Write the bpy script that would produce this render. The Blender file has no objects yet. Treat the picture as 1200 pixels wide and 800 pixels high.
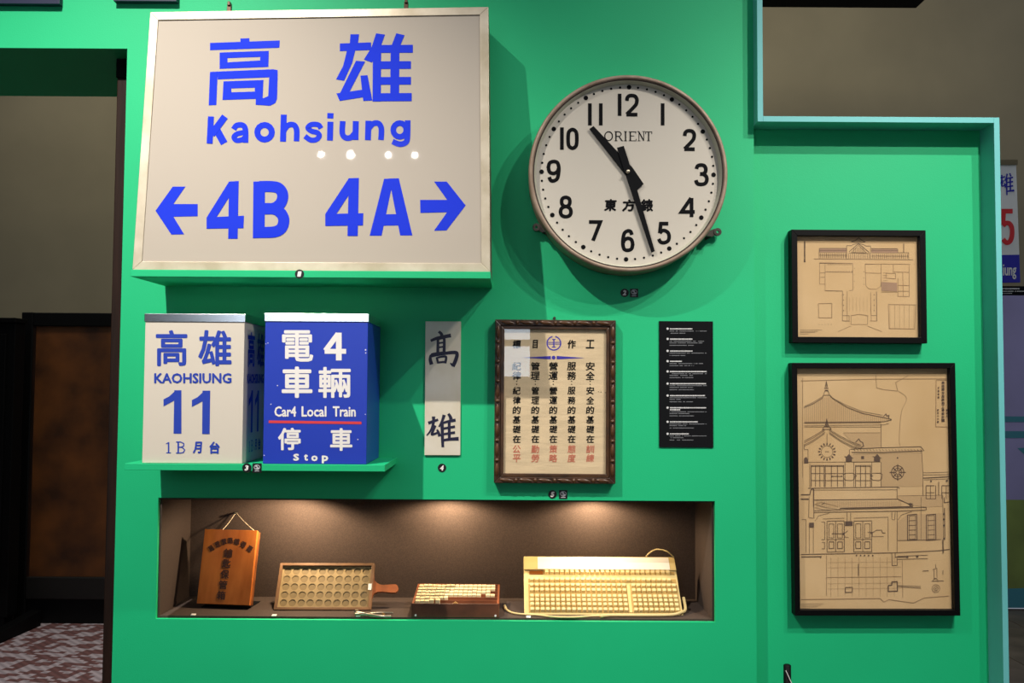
import bpy, math, random
from mathutils import Matrix, Vector
random.seed(7)
R = math.radians
SC = bpy.context.scene
COL = SC.collection

# ------------------------------------------------------------------ camera
F_PX, PITCH, ROLL = 1106.0, 2.6, 0.35
CAMPOS = Vector((0.0, -2.8, 1.55))
cam = bpy.data.cameras.new('camera')
cam.sensor_width = 36.0
cam.lens = 36.0 * F_PX / 1200.0
cam.clip_start = 0.02
camo = bpy.data.objects.new('camera', cam)
COL.objects.link(camo)
CM = Matrix.Translation(CAMPOS) @ Matrix.Rotation(R(90 + PITCH), 4, 'X') @ Matrix.Rotation(R(ROLL), 4, 'Z')
camo.matrix_world = CM
SC.camera = camo

# ------------------------------------------------------------------ world, lights, exposure
w = bpy.data.worlds.new('world')
SC.world = w
w.use_nodes = True
bg = w.node_tree.nodes['Background']
bg.inputs[0].default_value = (0.80, 0.86, 1.0, 1)
bg.inputs[1].default_value = 0.30
SC.view_settings.view_transform = 'Standard'
SC.view_settings.look = 'None'
SC.view_settings.gamma = 1.0
SC.view_settings.use_curve_mapping = False
SC.view_settings.exposure = 0.0


def spot(name, loc, target, power, angle=70, blend=0.6, radius=0.03, col=(1, 0.93, 0.84)):
    l = bpy.data.lights.new(name, 'SPOT')
    l.energy = power
    l.spot_size = R(angle)
    l.spot_blend = blend
    l.shadow_soft_size = radius
    l.color = col
    o = bpy.data.objects.new(name, l)
    COL.objects.link(o)
    o.location = loc
    d = Vector(target) - Vector(loc)
    o.rotation_euler = d.to_track_quat('-Z', 'Y').to_euler()
    return o


def area(name, loc, target, power, sx, sy, col=(1, 1, 1)):
    l = bpy.data.lights.new(name, 'AREA')
    l.energy = power
    l.shape = 'RECTANGLE'
    l.size = sx
    l.size_y = sy
    l.color = col
    o = bpy.data.objects.new(name, l)
    COL.objects.link(o)
    o.location = loc
    d = Vector(target) - Vector(loc)
    o.rotation_euler = d.to_track_quat('-Z', 'Y').to_euler()
    return o


# gallery track spots
spot('track_spot_left', (-1.20, -1.75, 3.87), (-1.15, 0, 0.50), 500, 86, 1.0, 0.018)
spot('track_spot_right', (1.95, -1.75, 3.85), (0.75, 0, 0.50), 135, 86, 1.0, 0.022)
spot('track_spot_middle', (1.40, -1.75, 3.85), (0.45, 0, 0.50), 90, 86, 1.0, 0.022)
spot('track_spot_panel', (1.55, -2.05, 3.55), (1.25, 0, 1.35), 190, 60, 1.0, 0.022)
# other lamps further down the track, seen mirrored in the sign
for lx in (-1.17, -0.99, -0.76, -0.60):
    l = bpy.data.lights.new('track_lamp', 'POINT'); l.energy = 1.6; l.shadow_soft_size = 0.016 if lx != -0.99 else 0.024; l.color = (1, .95, .88)
    o = bpy.data.objects.new('track_lamp', l); COL.objects.link(o); o.location = (lx, -3.05, 3.62)
# niche downlights
for i, px in enumerate((-0.66, -0.20, 0.26)):
    spot('niche_downlight', (px, (0.138, 0.180, 0.190)[i], 1.197), (px - (0.05, 0, 0)[i], 0.150, 0.85), (9.5, 6.8, 6.5)[i], 168, 0.35, 0.010, (1, 0.74, 0.47))
# hall light behind the display wall
area('hall_light', (-0.3, 2.0, 4.6), (-0.1, 4.2, 1.6), 78, 6.0, 0.5, (1, 0.92, 0.70))


# ------------------------------------------------------------------ helpers
def lin(c):
    c = c / 255.0
    return c / 12.92 if c <= 0.04045 else ((c + 0.055) / 1.055) ** 2.4


def rgb(r, g, b):
    return (lin(r), lin(g), lin(b), 1)


MATS = {}


def mat(name, col, rough=0.6, metal=0.0, var=0.0, scale=8.0, bump=0.0, stretch=None, spec=None, col2=None, bscale=None,
        detail=4.0, coat=0.0):
    if name in MATS:
        return MATS[name]
    m = bpy.data.materials.new(name)
    m.use_nodes = True
    nt = m.node_tree
    b = nt.nodes['Principled BSDF']
    b.inputs['Base Color'].default_value = rgb(*col)
    b.inputs['Roughness'].default_value = rough
    b.inputs['Metallic'].default_value = metal
    if spec is not None:
        b.inputs['Specular IOR Level'].default_value = spec
    if coat:
        b.inputs['Coat Weight'].default_value = coat
        b.inputs['Coat Roughness'].default_value = 0.08
    tc = nt.nodes.new('ShaderNodeTexCoord')
    mp = nt.nodes.new('ShaderNodeMapping')
    nt.links.new(tc.outputs['Object'], mp.inputs['Vector'])
    if stretch:
        mp.inputs['Scale'].default_value = stretch
    if var or col2:
        n = nt.nodes.new('ShaderNodeTexNoise')
        n.inputs['Scale'].default_value = scale
        n.inputs['Detail'].default_value = detail
        nt.links.new(mp.outputs[0], n.inputs['Vector'])
        cr = nt.nodes.new('ShaderNodeValToRGB')
        if col2:
            a, c = rgb(*col), rgb(*col2)
        else:
            a = rgb(*[max(0, x * (1 - var)) for x in col])
            c = rgb(*[min(255, x * (1 + var)) for x in col])
        cr.color_ramp.elements[0].position = 0.35
        cr.color_ramp.elements[1].position = 0.65
        cr.color_ramp.elements[0].color = a
        cr.color_ramp.elements[1].color = c
        nt.links.new(n.outputs['Fac'], cr.inputs[0])
        nt.links.new(cr.outputs[0], b.inputs['Base Color'])
    if bump:
        n2 = nt.nodes.new('ShaderNodeTexNoise')
        n2.inputs['Scale'].default_value = bscale or scale * 6
        n2.inputs['Detail'].default_value = 3
        nt.links.new(mp.outputs[0], n2.inputs['Vector'])
        bp = nt.nodes.new('ShaderNodeBump')
        bp.inputs['Strength'].default_value = bump
        bp.inputs['Distance'].default_value = 0.002
        nt.links.new(n2.outputs['Fac'], bp.inputs['Height'])
        nt.links.new(bp.outputs[0], b.inputs['Normal'])
    MATS[name] = m
    return m


GREEN = mat('green_paint', (6, 186, 122), 0.62, var=0.02, scale=1.5, bump=0.12, bscale=260)
TEAL = mat('teal_paint', (104, 190, 190), 0.55, var=0.02, scale=3)
NICHE = mat('niche_lining', (66, 53, 46), 0.85, var=0.10, scale=320, bump=0.2, bscale=500)
BLACK = mat('black_lacquer', (10, 10, 11), 0.5, spec=0.15)
MATTE = mat('matte_black', (16, 17, 20), 0.8, spec=0.12)
INKB = mat('blue_print', (34, 56, 205), 0.06, spec=0.3)
INKD = mat('dark_blue_print', (32, 62, 172), 0.5)
INKK = mat('black_print', (12, 12, 15), 0.7, spec=0.1)
WHITEP = mat('white_print', (236, 232, 228), 0.6)


class MB:
    def __init__(s):
        s.v, s.f = [], []

    def add(s, vs, fs):
        k = len(s.v)
        s.v += [tuple(v) for v in vs]
        s.f += [tuple(i + k for i in f) for f in fs]
        return s

    def box(s, x0, x1, y0, y1, z0, z1):
        return s.add([(x0, y0, z0), (x1, y0, z0), (x1, y1, z0), (x0, y1, z0), (x0, y0, z1), (x1, y0, z1), (x1, y1, z1), (x0, y1, z1)],
                     [(0, 3, 2, 1), (4, 5, 6, 7), (0, 1, 5, 4), (1, 2, 6, 5), (2, 3, 7, 6), (3, 0, 4, 7)])

    def prism(s, pts, y0, y1):
        """polygon of (x,z) points, extruded along y from y0 (front) to y1"""
        n = len(pts)
        s.add([(x, y0, z) for x, z in pts] + [(x, y1, z) for x, z in pts],
              [tuple(range(n)), tuple(range(2 * n - 1, n - 1, -1))] + [(i, i + n, (i + 1) % n + n, (i + 1) % n) for i in range(n)])
        return s

    def xprism(s, pts, x0, x1):
        """polygon of (y,z) points, extruded along x"""
        n = len(pts)
        s.add([(x0, y, z) for y, z in pts] + [(x1, y, z) for y, z in pts],
              [tuple(range(n)), tuple(range(2 * n - 1, n - 1, -1))] + [(i, i + n, (i + 1) % n + n, (i + 1) % n) for i in range(n)])
        return s

    def lathe_y(s, prof, n=64, cx=0, cz=0):
        """profile of (r, y) points around the y axis"""
        m = len(prof)
        vs = []
        for i in range(n):
            a = 2 * math.pi * i / n
            for r, y in prof:
                vs.append((cx + r * math.cos(a), y, cz + r * math.sin(a)))
        fs = []
        for i in range(n):
            j = (i + 1) % n
            for k in range(m - 1):
                fs.append((i * m + k, i * m + k + 1, j * m + k + 1, j * m + k))
        return s.add(vs, fs)

    def disc_y(s, r, y, n=48, cx=0, cz=0):
        return s.add([(cx + r * math.cos(2 * math.pi * i / n), y, cz + r * math.sin(2 * math.pi * i / n)) for i in range(n)], [tuple(range(n))])

    def build(s, name, m, parent=None, bevel=0.0, smooth=False):
        me = bpy.data.meshes.new(name)
        me.from_pydata(s.v, [], s.f)
        me.validate()
        if smooth:
            me.polygons.foreach_set('use_smooth', [True] * len(me.polygons))
        me.materials.append(m)
        o = bpy.data.objects.new(name, me)
        COL.objects.link(o)
        if parent is not None:
            o.parent = parent
        import bmesh
        bm = bmesh.new()
        bm.from_mesh(me)
        bmesh.ops.recalc_face_normals(bm, faces=bm.faces)
        bm.to_mesh(me)
        bm.free()
        if bevel:
            md = o.modifiers.new('bevel', 'BEVEL')
            md.width = bevel
            md.segments = 2
            md.limit_method = 'ANGLE'
        return o


def tube_mb(pts, r, n=8, mb=None, smooth=True, closed_caps=True):
    """tube along a (smoothed) polyline of 3-D points; r number or list"""
    mb = mb or MB()
    P = [Vector(p) for p in (smooth3(pts) if smooth else pts)]
    rings = []
    for i, p in enumerate(P):
        d = (P[min(i + 1, len(P) - 1)] - P[max(i - 1, 0)]).normalized()
        up = Vector((0, 1, 0)) if abs(d.y) < 0.9 else Vector((1, 0, 0))
        a = d.cross(up).normalized()
        b = d.cross(a).normalized()
        rr = r if not isinstance(r, (list, tuple)) else r[0] + (r[1] - r[0]) * i / (len(P) - 1)
        rings.append([p + (a * math.cos(2 * math.pi * k / n) + b * math.sin(2 * math.pi * k / n)) * rr for k in range(n)])
    vs = [v for rg in rings for v in rg]
    fs = []
    for i in range(len(rings) - 1):
        for k in range(n):
            fs.append((i * n + k, i * n + (k + 1) % n, (i + 1) * n + (k + 1) % n, (i + 1) * n + k))
    fs.append(tuple(range(n)))
    fs.append(tuple(range((len(rings) - 1) * n, len(rings) * n)))
    mb.add(vs, fs)
    return mb


def catmull(pts, sub=5, closed=False):
    n = len(pts)
    if n < 3:
        return list(pts)
    out = []
    rng = range(n) if closed else range(n - 1)
    for i in rng:
        if closed:
            p0, p1, p2, p3 = pts[(i - 1) % n], pts[i], pts[(i + 1) % n], pts[(i + 2) % n]
        else:
            p0, p1, p2, p3 = pts[max(i - 1, 0)], pts[i], pts[i + 1], pts[min(i + 2, n - 1)]
        for k in range(sub):
            t = k / sub
            out.append(tuple(0.5 * ((2 * b) + (-a + c) * t + (2 * a - 5 * b + 4 * c - d) * t * t + (-a + 3 * b - 3 * c + d) * t ** 3)
                             for a, b, c, d in zip(p0, p1, p2, p3)))
    if not closed:
        out.append(tuple(pts[-1]))
    return out


def smooth3(pts):
    return catmull([tuple(p) for p in pts], 5)


def tag(o, label=None, cat=None, group=None, kind=None):
    if label: o['label'] = label
    if cat: o['category'] = cat
    if group: o['group'] = group
    if kind: o['kind'] = kind
    return o


def world_pt(px, py, Y):
    d = CM.to_3x3() @ Vector((px - 600.0, 400.0 - py, -F_PX))
    t = (Y - CAMPOS.y) / d.y
    return CAMPOS + d * t


def floor_pt(px, py, z):
    d = CM.to_3x3() @ Vector((px - 600.0, 400.0 - py, -F_PX))
    t = (z - CAMPOS.z) / d.z
    return CAMPOS + d * t


class Item:
    """a thing with a local frame: x right, y into the wall, z up; front plane y = 0"""

    def __init__(s, name, M, label, cat, group=None):
        s.M = M
        s.Mi = M.inverted()
        s.root = bpy.data.objects.new(name, None)
        s.root.empty_display_size = 0.05
        COL.objects.link(s.root)
        s.root.matrix_world = M
        tag(s.root, label, cat, group)

    def L(s, px, py, y=0.0):
        o = s.Mi @ CAMPOS
        d = s.Mi.to_3x3() @ (CM.to_3x3() @ Vector((px - 600.0, 400.0 - py, -F_PX)))
        t = (y - o.y) / d.y
        p = o + d * t
        return (p.x, p.z)

    def rect(s, c, y=0.0):
        """mean rectangle (x0,x1,z0,z1) of four pixel corners TL,TR,BR,BL"""
        q = [s.L(a, b, y) for a, b in c]
        return ((q[0][0] + q[3][0]) / 2, (q[1][0] + q[2][0]) / 2, (q[2][1] + q[3][1]) / 2, (q[0][1] + q[1][1]) / 2)


def wall_item(name, c, Y, label, cat, group=None, roll=None):
    q = [world_pt(a, b, Y) for a, b in c]
    top, bot, lef, rig = q[1] - q[0], q[2] - q[3], q[0] - q[3], q[1] - q[2]
    a = (math.atan2(top.z, top.x) + math.atan2(bot.z, bot.x) - math.atan2(lef.x, lef.z) - math.atan2(rig.x, rig.z)) / 4
    if roll is not None: a = R(roll)
    base = (q[2] + q[3]) / 2
    M = Matrix.Translation(base) @ Matrix.Rotation(-a, 4, 'Y')
    it = Item(name, M, label, cat, group)
    x0, x1, z0, z1 = it.rect(c)
    it.w, it.h = x1 - x0, z1 - z0
    it.cx = (x0 + x1) / 2
    return it


def plane_item(name, px, py, Y, yaw, lean, label, cat, group=None, roll=0, z=None):
    b = world_pt(px, py, Y)
    if z is not None: b.z = z
    M = Matrix.Translation(b) @ Matrix.Rotation(R(yaw), 4, 'Z') @ Matrix.Rotation(-R(lean), 4, 'X') @ Matrix.Rotation(R(roll), 4, 'Y')
    return Item(name, M, label, cat, group)


# ---- lettering -------------------------------------------------------------
GC = {}


def glyphs(s):
    """flat outline mesh of a string, normalised to its own bounding box (0..1, 0..1)"""
    if s in GC: return GC[s]
    cu = bpy.data.curves.new('glyph', 'FONT')
    cu.body = s
    cu.resolution_u = 2
    o = bpy.data.objects.new('glyph', cu)
    COL.objects.link(o)
    dg = bpy.context.evaluated_depsgraph_get()
    me = bpy.data.meshes.new_from_object(o.evaluated_get(dg))
    vs = [(v.co.x, v.co.y) for v in me.vertices]
    fs = [tuple(p.vertices) for p in me.polygons]
    bpy.data.objects.remove(o)
    bpy.data.curves.remove(cu)
    bpy.data.meshes.remove(me)
    xs, ys = [v[0] for v in vs], [v[1] for v in vs]
    x0, x1, y0, y1 = min(xs), max(xs), min(ys), max(ys)
    dx, dy = max(x1 - x0, 1e-6), max(y1 - y0, 1e-6)
    vs = [((x - x0) / dx, (y - y0) / dy) for x, y in vs]
    GC[s] = (vs, fs)
    return GC[s]


class Ink:
    """collects flat print; coordinates are taken on the item's own plane"""

    def __init__(s, it, y=-0.0006, org=(0, 0), sc=1.0, plane=0.0):
        s.it, s.y, s.org, s.sc, s.plane = it, y, org, sc, plane
        s.mb = MB()
        s.n = 0

    def flush(s, name, m, label=None, kind=None):
        o = s.mb.build(name, m, getattr(s.it, 'host', None) or s.it.root)
        if label: o['label'] = label
        if kind: o['kind'] = kind
        s.mb = MB()
        return o

    def src(s, org, sc):
        s.org, s.sc = org, sc
        return s

    def p(s, x, y):
        a = s.it.L(s.org[0] + x / s.sc, s.org[1] + y / s.sc, s.plane)
        return (a[0], s.plane + s.y - 2e-5 * (s.n % 24), a[1])

    def poly(s, *pts):
        s.n += 1
        s.mb.add([s.p(*q) for q in pts], [tuple(range(len(pts)))])
        return s

    def ring(s, outer, inner):
        s.n += 1
        n = len(outer)
        s.mb.add([s.p(*q) for q in outer] + [s.p(*q) for q in inner], [(i, (i + 1) % n, (i + 1) % n + n, i + n) for i in range(n)])
        return s

    def stroke(s, pts, wd, smooth=False, closed=False, taper=False, ext=0.0):
        s.n += 1
        if smooth: pts = catmull(pts, 5, closed)
        pts = [tuple(p) for p in pts]
        n = len(pts)
        if ext and not closed:
            a, b = Vector(pts[0]), Vector(pts[1])
            pts[0] = tuple(a - (b - a).normalized() * ext)
            a, b = Vector(pts[-1]), Vector(pts[-2])
            pts[-1] = tuple(a - (b - a).normalized() * ext)
        Lp, Rp = [], []
        for i in range(n):
            pa = Vector(pts[(i - 1) % n]) if (closed or i > 0) else None
            pb = Vector(pts[i])
            pc = Vector(pts[(i + 1) % n]) if (closed or i < n - 1) else None
            d1 = (pb - pa).normalized() if pa is not None else (pc - pb).normalized()
            d2 = (pc - pb).normalized() if pc is not None else d1
            n1, n2 = Vector((-d1.y, d1.x)), Vector((-d2.y, d2.x))
            m = n1 + n2
            if m.length < 0.3: m = n1
            m.normalize()
            k = 1.0 / max(0.45, m.dot(n1))
            ww = wd if not isinstance(wd, (list, tuple)) else wd[0] + (wd[1] - wd[0]) * i / (n - 1)
            Lp.append(pb + m * ww * 0.5 * k)
            Rp.append(pb - m * ww * 0.5 * k)
        vs = [s.p(*q) for q in Lp] + [s.p(*q) for q in Rp]
        rg = range(n) if closed else range(n - 1)
        s.mb.add(vs, [(i, (i + 1) % n, (i + 1) % n + n, i + n) for i in rg])
        return s

    def dot(s, x, y, r, n=14):
        s.n += 1
        s.mb.add([s.p(x + r * math.cos(2 * math.pi * i / n), y + r * math.sin(2 * math.pi * i / n)) for i in range(n)], [tuple(range(n))])
        return s

    def text(s, t, x0, y0, x1, y1, bold=0.0, shear=0.0, rot=0.0, dy=0.0):
        """string fitted to the box; bold in source units, dy = drop of right end"""
        vs, fs = glyphs(t)
        sh = [(0, 0)]
        if bold:
            sh = [(bold * a, bold * b) for a, b in ((1, 0), (-1, 0), (0, 1), (0, -1), (.7, .7), (-.7, .7), (.7, -.7), (-.7, -.7))]
            x0 += bold; x1 -= bold; y0 += bold; y1 -= bold
        cx, cy = (x0 + x1) / 2, (y0 + y1) / 2
        ca, sa = math.cos(R(rot)), math.sin(R(rot))
        for a, b in sh:
            out = []
            s.n += 1
            for u, v in vs:
                x = x0 + u * (x1 - x0) + shear * (v - .5) * (y1 - y0)
                y = y1 - v * (y1 - y0) + dy * (u - .5)
                x, y = cx + (x - cx) * ca - (y - cy) * sa, cy + (x - cx) * sa + (y - cy) * ca
                out.append(s.p(x + a, y + b))
            s.mb.add(out, fs)
        return s

    def build(s, name, m, parent=None):
        return s.mb.build(name, m, parent or getattr(s.it, 'host', None) or s.it.root)


def rails(it, x0, x1, z0, z1, wd, y0, y1, m, name='frame_rail', bevel=0.0015, profile=None):
    """four mitred frame rails, each a part"""
    out = []
    o = [(x0, z0), (x1, z0), (x1, z1), (x0, z1)]
    i = [(x0 + wd, z0 + wd), (x1 - wd, z0 + wd), (x1 - wd, z1 - wd), (x0 + wd, z1 - wd)]
    for k in range(4):
        j = (k + 1) % 4
        mb = MB().prism([o[k], o[j], i[j], i[k]], y0, y1)
        out.append(mb.build(name, m, it.root, bevel))
    return out


# ------------------------------------------------------------------ the setting
def X(px, py=400, Y=0.0): return world_pt(px, py, Y).x


def Zz(px, py, Y=0.0): return world_pt(px, py, Y).z


WT = 0.48
TOP = 3.05
xL = (X(147, 57) + X(133, 800)) / 2
zS = (Zz(147, 55.5) + Zz(0, 57.5)) / 2
xE = (X(881, 60) + X(887, 500)) / 2
nx0, nx1 = (X(183, 582) + X(185, 723)) / 2, (X(839, 588) + X(837, 731)) / 2
nz1, nz0 = (Zz(183, 582) + Zz(839, 588)) / 2, (Zz(185, 723.5) + Zz(837, 730.5)) / 2
ND = 0.27
mb = MB()
mb.box(-4.2, xL, 0, WT, zS, TOP)
mb.box(xL, nx0, 0, WT, 0, TOP)
mb.box(nx0, nx1, 0, WT, 0, nz0)
mb.box(nx0, nx1, 0, WT, nz1, TOP)
mb.box(nx1, xE, 0, WT, 0, TOP)
tag(mb.build('wall_front', GREEN), kind='structure')
t = 0.006
mb = MB()
e = 0.014
mb.box(nx0, nx1, ND, ND + t, nz0, nz1)
mb.box(nx0, nx0 + t, e, ND, nz0, nz1)
mb.box(nx1 - t, nx1, e, ND, nz0, nz1)
mb.box(nx0 + t, nx1 - t, e, ND, nz1 - t, nz1)
mb.box(nx0 + t, nx1 - t, 0.014, ND, nz0, nz0 + t)
tag(mb.build('niche', NICHE), kind='structure')
NZ = nz0 + t

# right panel and its teal frame
PY = 0.04
FY0, FY1 = -0.045, 0.20
xJ0 = (X(1163.5, 180, FY0) + X(1178, 795, FY0)) / 2
xJ1 = xJ0 + 0.0165
zB = (Zz(890, 133.5, FY0) + Zz(1168, 140, FY0)) / 2
tag(MB().box(xE, xJ0, PY, PY + 0.10, 0, zB - 0.015).build('wall_right', GREEN), kind='structure')
tag(MB().box(xJ0, xJ1, FY0, FY1, 0, zB).build('trim_1', TEAL, bevel=0.0008), kind='structure')
tag(MB().box(xE + 0.0165, xJ0, FY0, FY1, zB - 0.0165, zB).build('trim_2', TEAL, bevel=0.0008), kind='structure')
tag(MB().box(xE, xE + 0.0165, FY0, FY1, zB - 0.0165, TOP).build('trim_3', TEAL, bevel=0.0008), kind='structure')

FARY0 = 3.95
# rear of the gallery, behind the camera: dark wall with one large bright window (it shows in the glass and the chrome)
tag(MB().box(-6.0, 5.0, -5.8, -5.7, 0, 4.2).build('wall_rear', mat('dark_gallery_wall', (84, 82, 80), 0.9)), kind='structure')
tag(MB().box(-6.1, -6.0, -5.8, FARY0 + .1, 0, 4.2).build('wall_left', MATS['dark_gallery_wall']), kind='structure')
wr = bpy.data.objects.new('window_1', None); COL.objects.link(wr); wr.location = (-1.05, -5.7, 1.62); tag(wr, kind='structure')
GLOW = bpy.data.materials.new('daylit_pane'); GLOW.use_nodes = True
gb = GLOW.node_tree.nodes['Principled BSDF']; gb.inputs['Base Color'].default_value = (.5, .55, .6, 1)
gb.inputs['Emission Color'].default_value = (0.78, 0.88, 1.0, 1); gb.inputs['Emission Strength'].default_value = 3.2
WF = mat('grey_window_frame', (120, 116, 112), 0.5)
for a, b in ((-1.20, -0.62), (-0.52, 0.02), (0.12, 0.62), (0.72, 1.21)):
    MB().box(a, b, 0.01, 0.02, 0.0, 0.27).build('pane', GLOW, wr)
    MB().box(a, b, 0.01, 0.02, 0.33, 1.25).build('pane', GLOW, wr)
for a, b in ((-1.26, -1.20), (-0.62, -0.52), (0.02, 0.12), (0.62, 0.72), (1.21, 1.27)):
    MB().box(a, b, 0.0, 0.05, 0.0, 1.25).build('mullion', WF, wr)
for a, b in ((-0.05, 0.0), (0.27, 0.33), (1.25, 1.30)):
    MB().box(-1.26, 1.27, 0.0, 0.045, a, b).build('transom', WF, wr)

# hall behind
FARY = 3.95
tag(MB().box(-6.0, 6.0, FARY, FARY + 0.1, 0, 5.2).build('wall_back', mat('grey_brown_wall', (128, 120, 100), 0.9, var=0.05, scale=1.2)), kind='structure')
tag(MB().box(-6.0, 6.0, -5.8, FARY, -0.1, -0.012).build('floor', mat('dark_screed', (62, 56, 52), 0.6, var=0.1, scale=3)), kind='structure')
flo = bpy.data.objects['floor']
TILE = mat('brown_floor_tile', (84, 76, 70), 0.42, var=0.14, scale=5)
me_t = MB().box(-0.222, 0.222, -0.222, 0.222, -0.012, 0.0).build('tile', TILE, flo, bevel=0.002)
me_t.location = (2.2, 3.6, 0)
for i in range(5):
    for j in range(8):
        if i == 0 and j == 0: continue
        o = me_t.copy()
        COL.objects.link(o)
        o.location = (2.2 + 0.45 * i, 3.6 - 0.45 * j, 0)
beam = MB().box(*sorted((X(886, 5, 2.4), X(1105, 5, 2.4))), 2.4, 2.75, Zz(1000, 9, 2.75), Zz(1000, 9, 2.75) + 0.3).build('ceiling_beam', MATTE)
tag(beam, kind='structure')

# carpet seen through the opening
cm = mat('carpet_pattern', (110, 78, 78), 0.95)
nt = cm.node_tree
bs = nt.nodes['Principled BSDF']
tc = nt.nodes.new('ShaderNodeTexCoord')
mp = nt.nodes.new('ShaderNodeMapping')
mp.inputs['Rotation'].default_value = (0, 0, R(12))
nt.links.new(tc.outputs['Object'], mp.inputs[0])
sn = nt.nodes.new('ShaderNodeVectorMath'); sn.operation = 'SNAP'
sn.inputs[1].default_value = (0.04, 0.02, 1)
nt.links.new(mp.outputs[0], sn.inputs[0])
nz = nt.nodes.new('ShaderNodeTexNoise'); nz.inputs['Scale'].default_value = 12.0; nz.inputs['Detail'].default_value = 1.0
nt.links.new(sn.outputs[0], nz.inputs['Vector'])
gt = nt.nodes.new('ShaderNodeMath'); gt.operation = 'GREATER_THAN'; gt.inputs[1].default_value = 0.50
nt.links.new(nz.outputs['Fac'], gt.inputs[0])
wv = nt.nodes.new('ShaderNodeTexWave'); wv.inputs['Scale'].default_value = 11.0; wv.wave_type = 'BANDS'; wv.bands_direction = 'DIAGONAL'
nt.links.new(tc.outputs['Object'], wv.inputs['Vector'])
mx = nt.nodes.new('ShaderNodeMix'); mx.data_type = 'RGBA'
mx.inputs[6].default_value = rgb(112, 74, 74); mx.inputs[7].default_value = rgb(176, 162, 170)
nt.links.new(gt.outputs[0], mx.inputs[0])
m2 = nt.nodes.new('ShaderNodeMix'); m2.data_type = 'RGBA'; m2.blend_type = 'MULTIPLY'
m2.inputs[0].default_value = 0.35
nt.links.new(mx.outputs[2], m2.inputs[6]); nt.links.new(wv.outputs['Color'], m2.inputs[7])
nt.links.new(m2.outputs[2], bs.inputs['Base Color'])
c = MB().box(-4.6, -0.9, 0.6, 3.9, -0.012, 0.004).build('carpet', cm)
tag(c, 'dusty red floor carpet with blocky pale pattern beyond the left opening', 'carpet')

# ------------------------------------------------------------------ left opening: post, framed board, dark cabinet
WOODD = mat('dark_brown_wood', (34, 20, 14), 0.6, spec=0.2, var=0.25, scale=6, stretch=(6, 6, 0.5), bump=0.3, bscale=20)
px0 = world_pt(137, 300, 0.09).x
root = bpy.data.objects.new('wooden_post', None); COL.objects.link(root); root.location = (world_pt(128.5, 400, 0.085).x + 0.024, 0.13, 0)
tag(root, 'dark worn wooden post standing just inside the left doorway edge', 'post')
MB().xprism([(-0.04, 0), (0.05, 0), (0.05, zS - 0.06), (-0.04, zS - 0.06)], -0.024, 0.02).build('post_body', WOODD, root, 0.003)
MB().box(-0.026, 0.02, -0.045, 0.055, zS - 0.06, zS - 0.001).build('post_cap', MATTE, root, 0.002)

BOARD = mat('aged_brown_panel', (66, 36, 14), 0.5, scale=3.5, col2=(120, 68, 26), bump=0.2, bscale=14, detail=8)
by = 3.30
bit = wall_item('framed_board', [(18, 366), (150, 367), (150, 727), (18, 727)], by,
                'tall rusty brown board in a black frame standing behind the opening', 'board', roll=0)
x0, x1, z0, z1 = bit.rect([(20, 366), (150, 366), (150, 727), (20, 727)])
z0 = -bit.M.translation.z + 0.004
MB().box(x0, x0 + 0.075, 0, 0.06, z0, z1).build('side_post', BLACK, bit.root, 0.006)
MB().box(x1 - 0.075, x1, 0, 0.06, z0, z1).build('side_post', BLACK, bit.root, 0.006)
zt = bit.L(60, 382)[1]; zb = bit.L(60, 676)[1]; zc = bit.L(60, 702)[1]
MB().box(x0 + 0.075, x1 - 0.075, 0, 0.06, zt, z1 - 0.002).build('top_rail', BLACK, bit.root, 0.006)
MB().box(x0 + 0.075, x1 - 0.075, 0, 0.06, zc, zb).build('bottom_rail', mat('soft_black_wood', (26, 23, 21), 0.5), bit.root, 0.006)
MB().box(x0 + 0.075, x1 - 0.075, 0.02, 0.05, z0, zc).build('kick_board', BLACK, bit.root)
MB().box(x0 + 0.075, x1 - 0.075, 0.022, 0.04, zb, zt).build('panel', BOARD, bit.root)
MB().box(x0 + 0.075, x0 + 0.088, 0.008, 0.022, zb, zt).build('inner_moulding', WOODD, bit.root)
cy = 3.05
CAB_BLACK = mat('deep_black_lacquer', (5, 5, 6), 0.6, spec=0.1)
BLACK0, MATTE0, BLACK, MATTE = BLACK, MATTE, CAB_BLACK, CAB_BLACK
cit = wall_item('dark_cabinet', [(-120, 372), (12, 372), (12, 735), (-120, 735)], cy,
                'near-black tall cabinet at the far left edge beside the brown board', 'cabinet', roll=0)
x0, x1, z0, z1 = cit.rect([(-120, 372), (13, 372), (13, 735), (-120, 735)])
z0 = -cit.M.translation.z + 0.004
MB().box(x0, x1, 0, 0.12, z0 + 0.10, z1 - 0.03).build('body', BLACK, cit.root, 0.004)
MB().box(x0 - 0.02, x1 + 0.01, -0.02, 0.13, z1 - 0.03, z1).build('top', BLACK, cit.root, 0.004)
MB().box(x0 + 0.04, x1 - 0.05, -0.012, 0, z0 + 0.16, z1 - 0.10).build('door', MATTE, cit.root, 0.004)
MB().box(x0 + .02, x1 - .02, 0.01, 0.11, z0, z0 + 0.10).build('plinth', MATTE, cit.root)
fa, fb = cit.Mi @ floor_pt(42, 728, 0.03), cit.Mi @ floor_pt(-14, 752, 0.03)
mbf = MB()
dd = Vector((fb.x - fa.x, fb.y - fa.y, 0)).normalized() * .035
nn = Vector((-dd.y, dd.x, 0))
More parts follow.
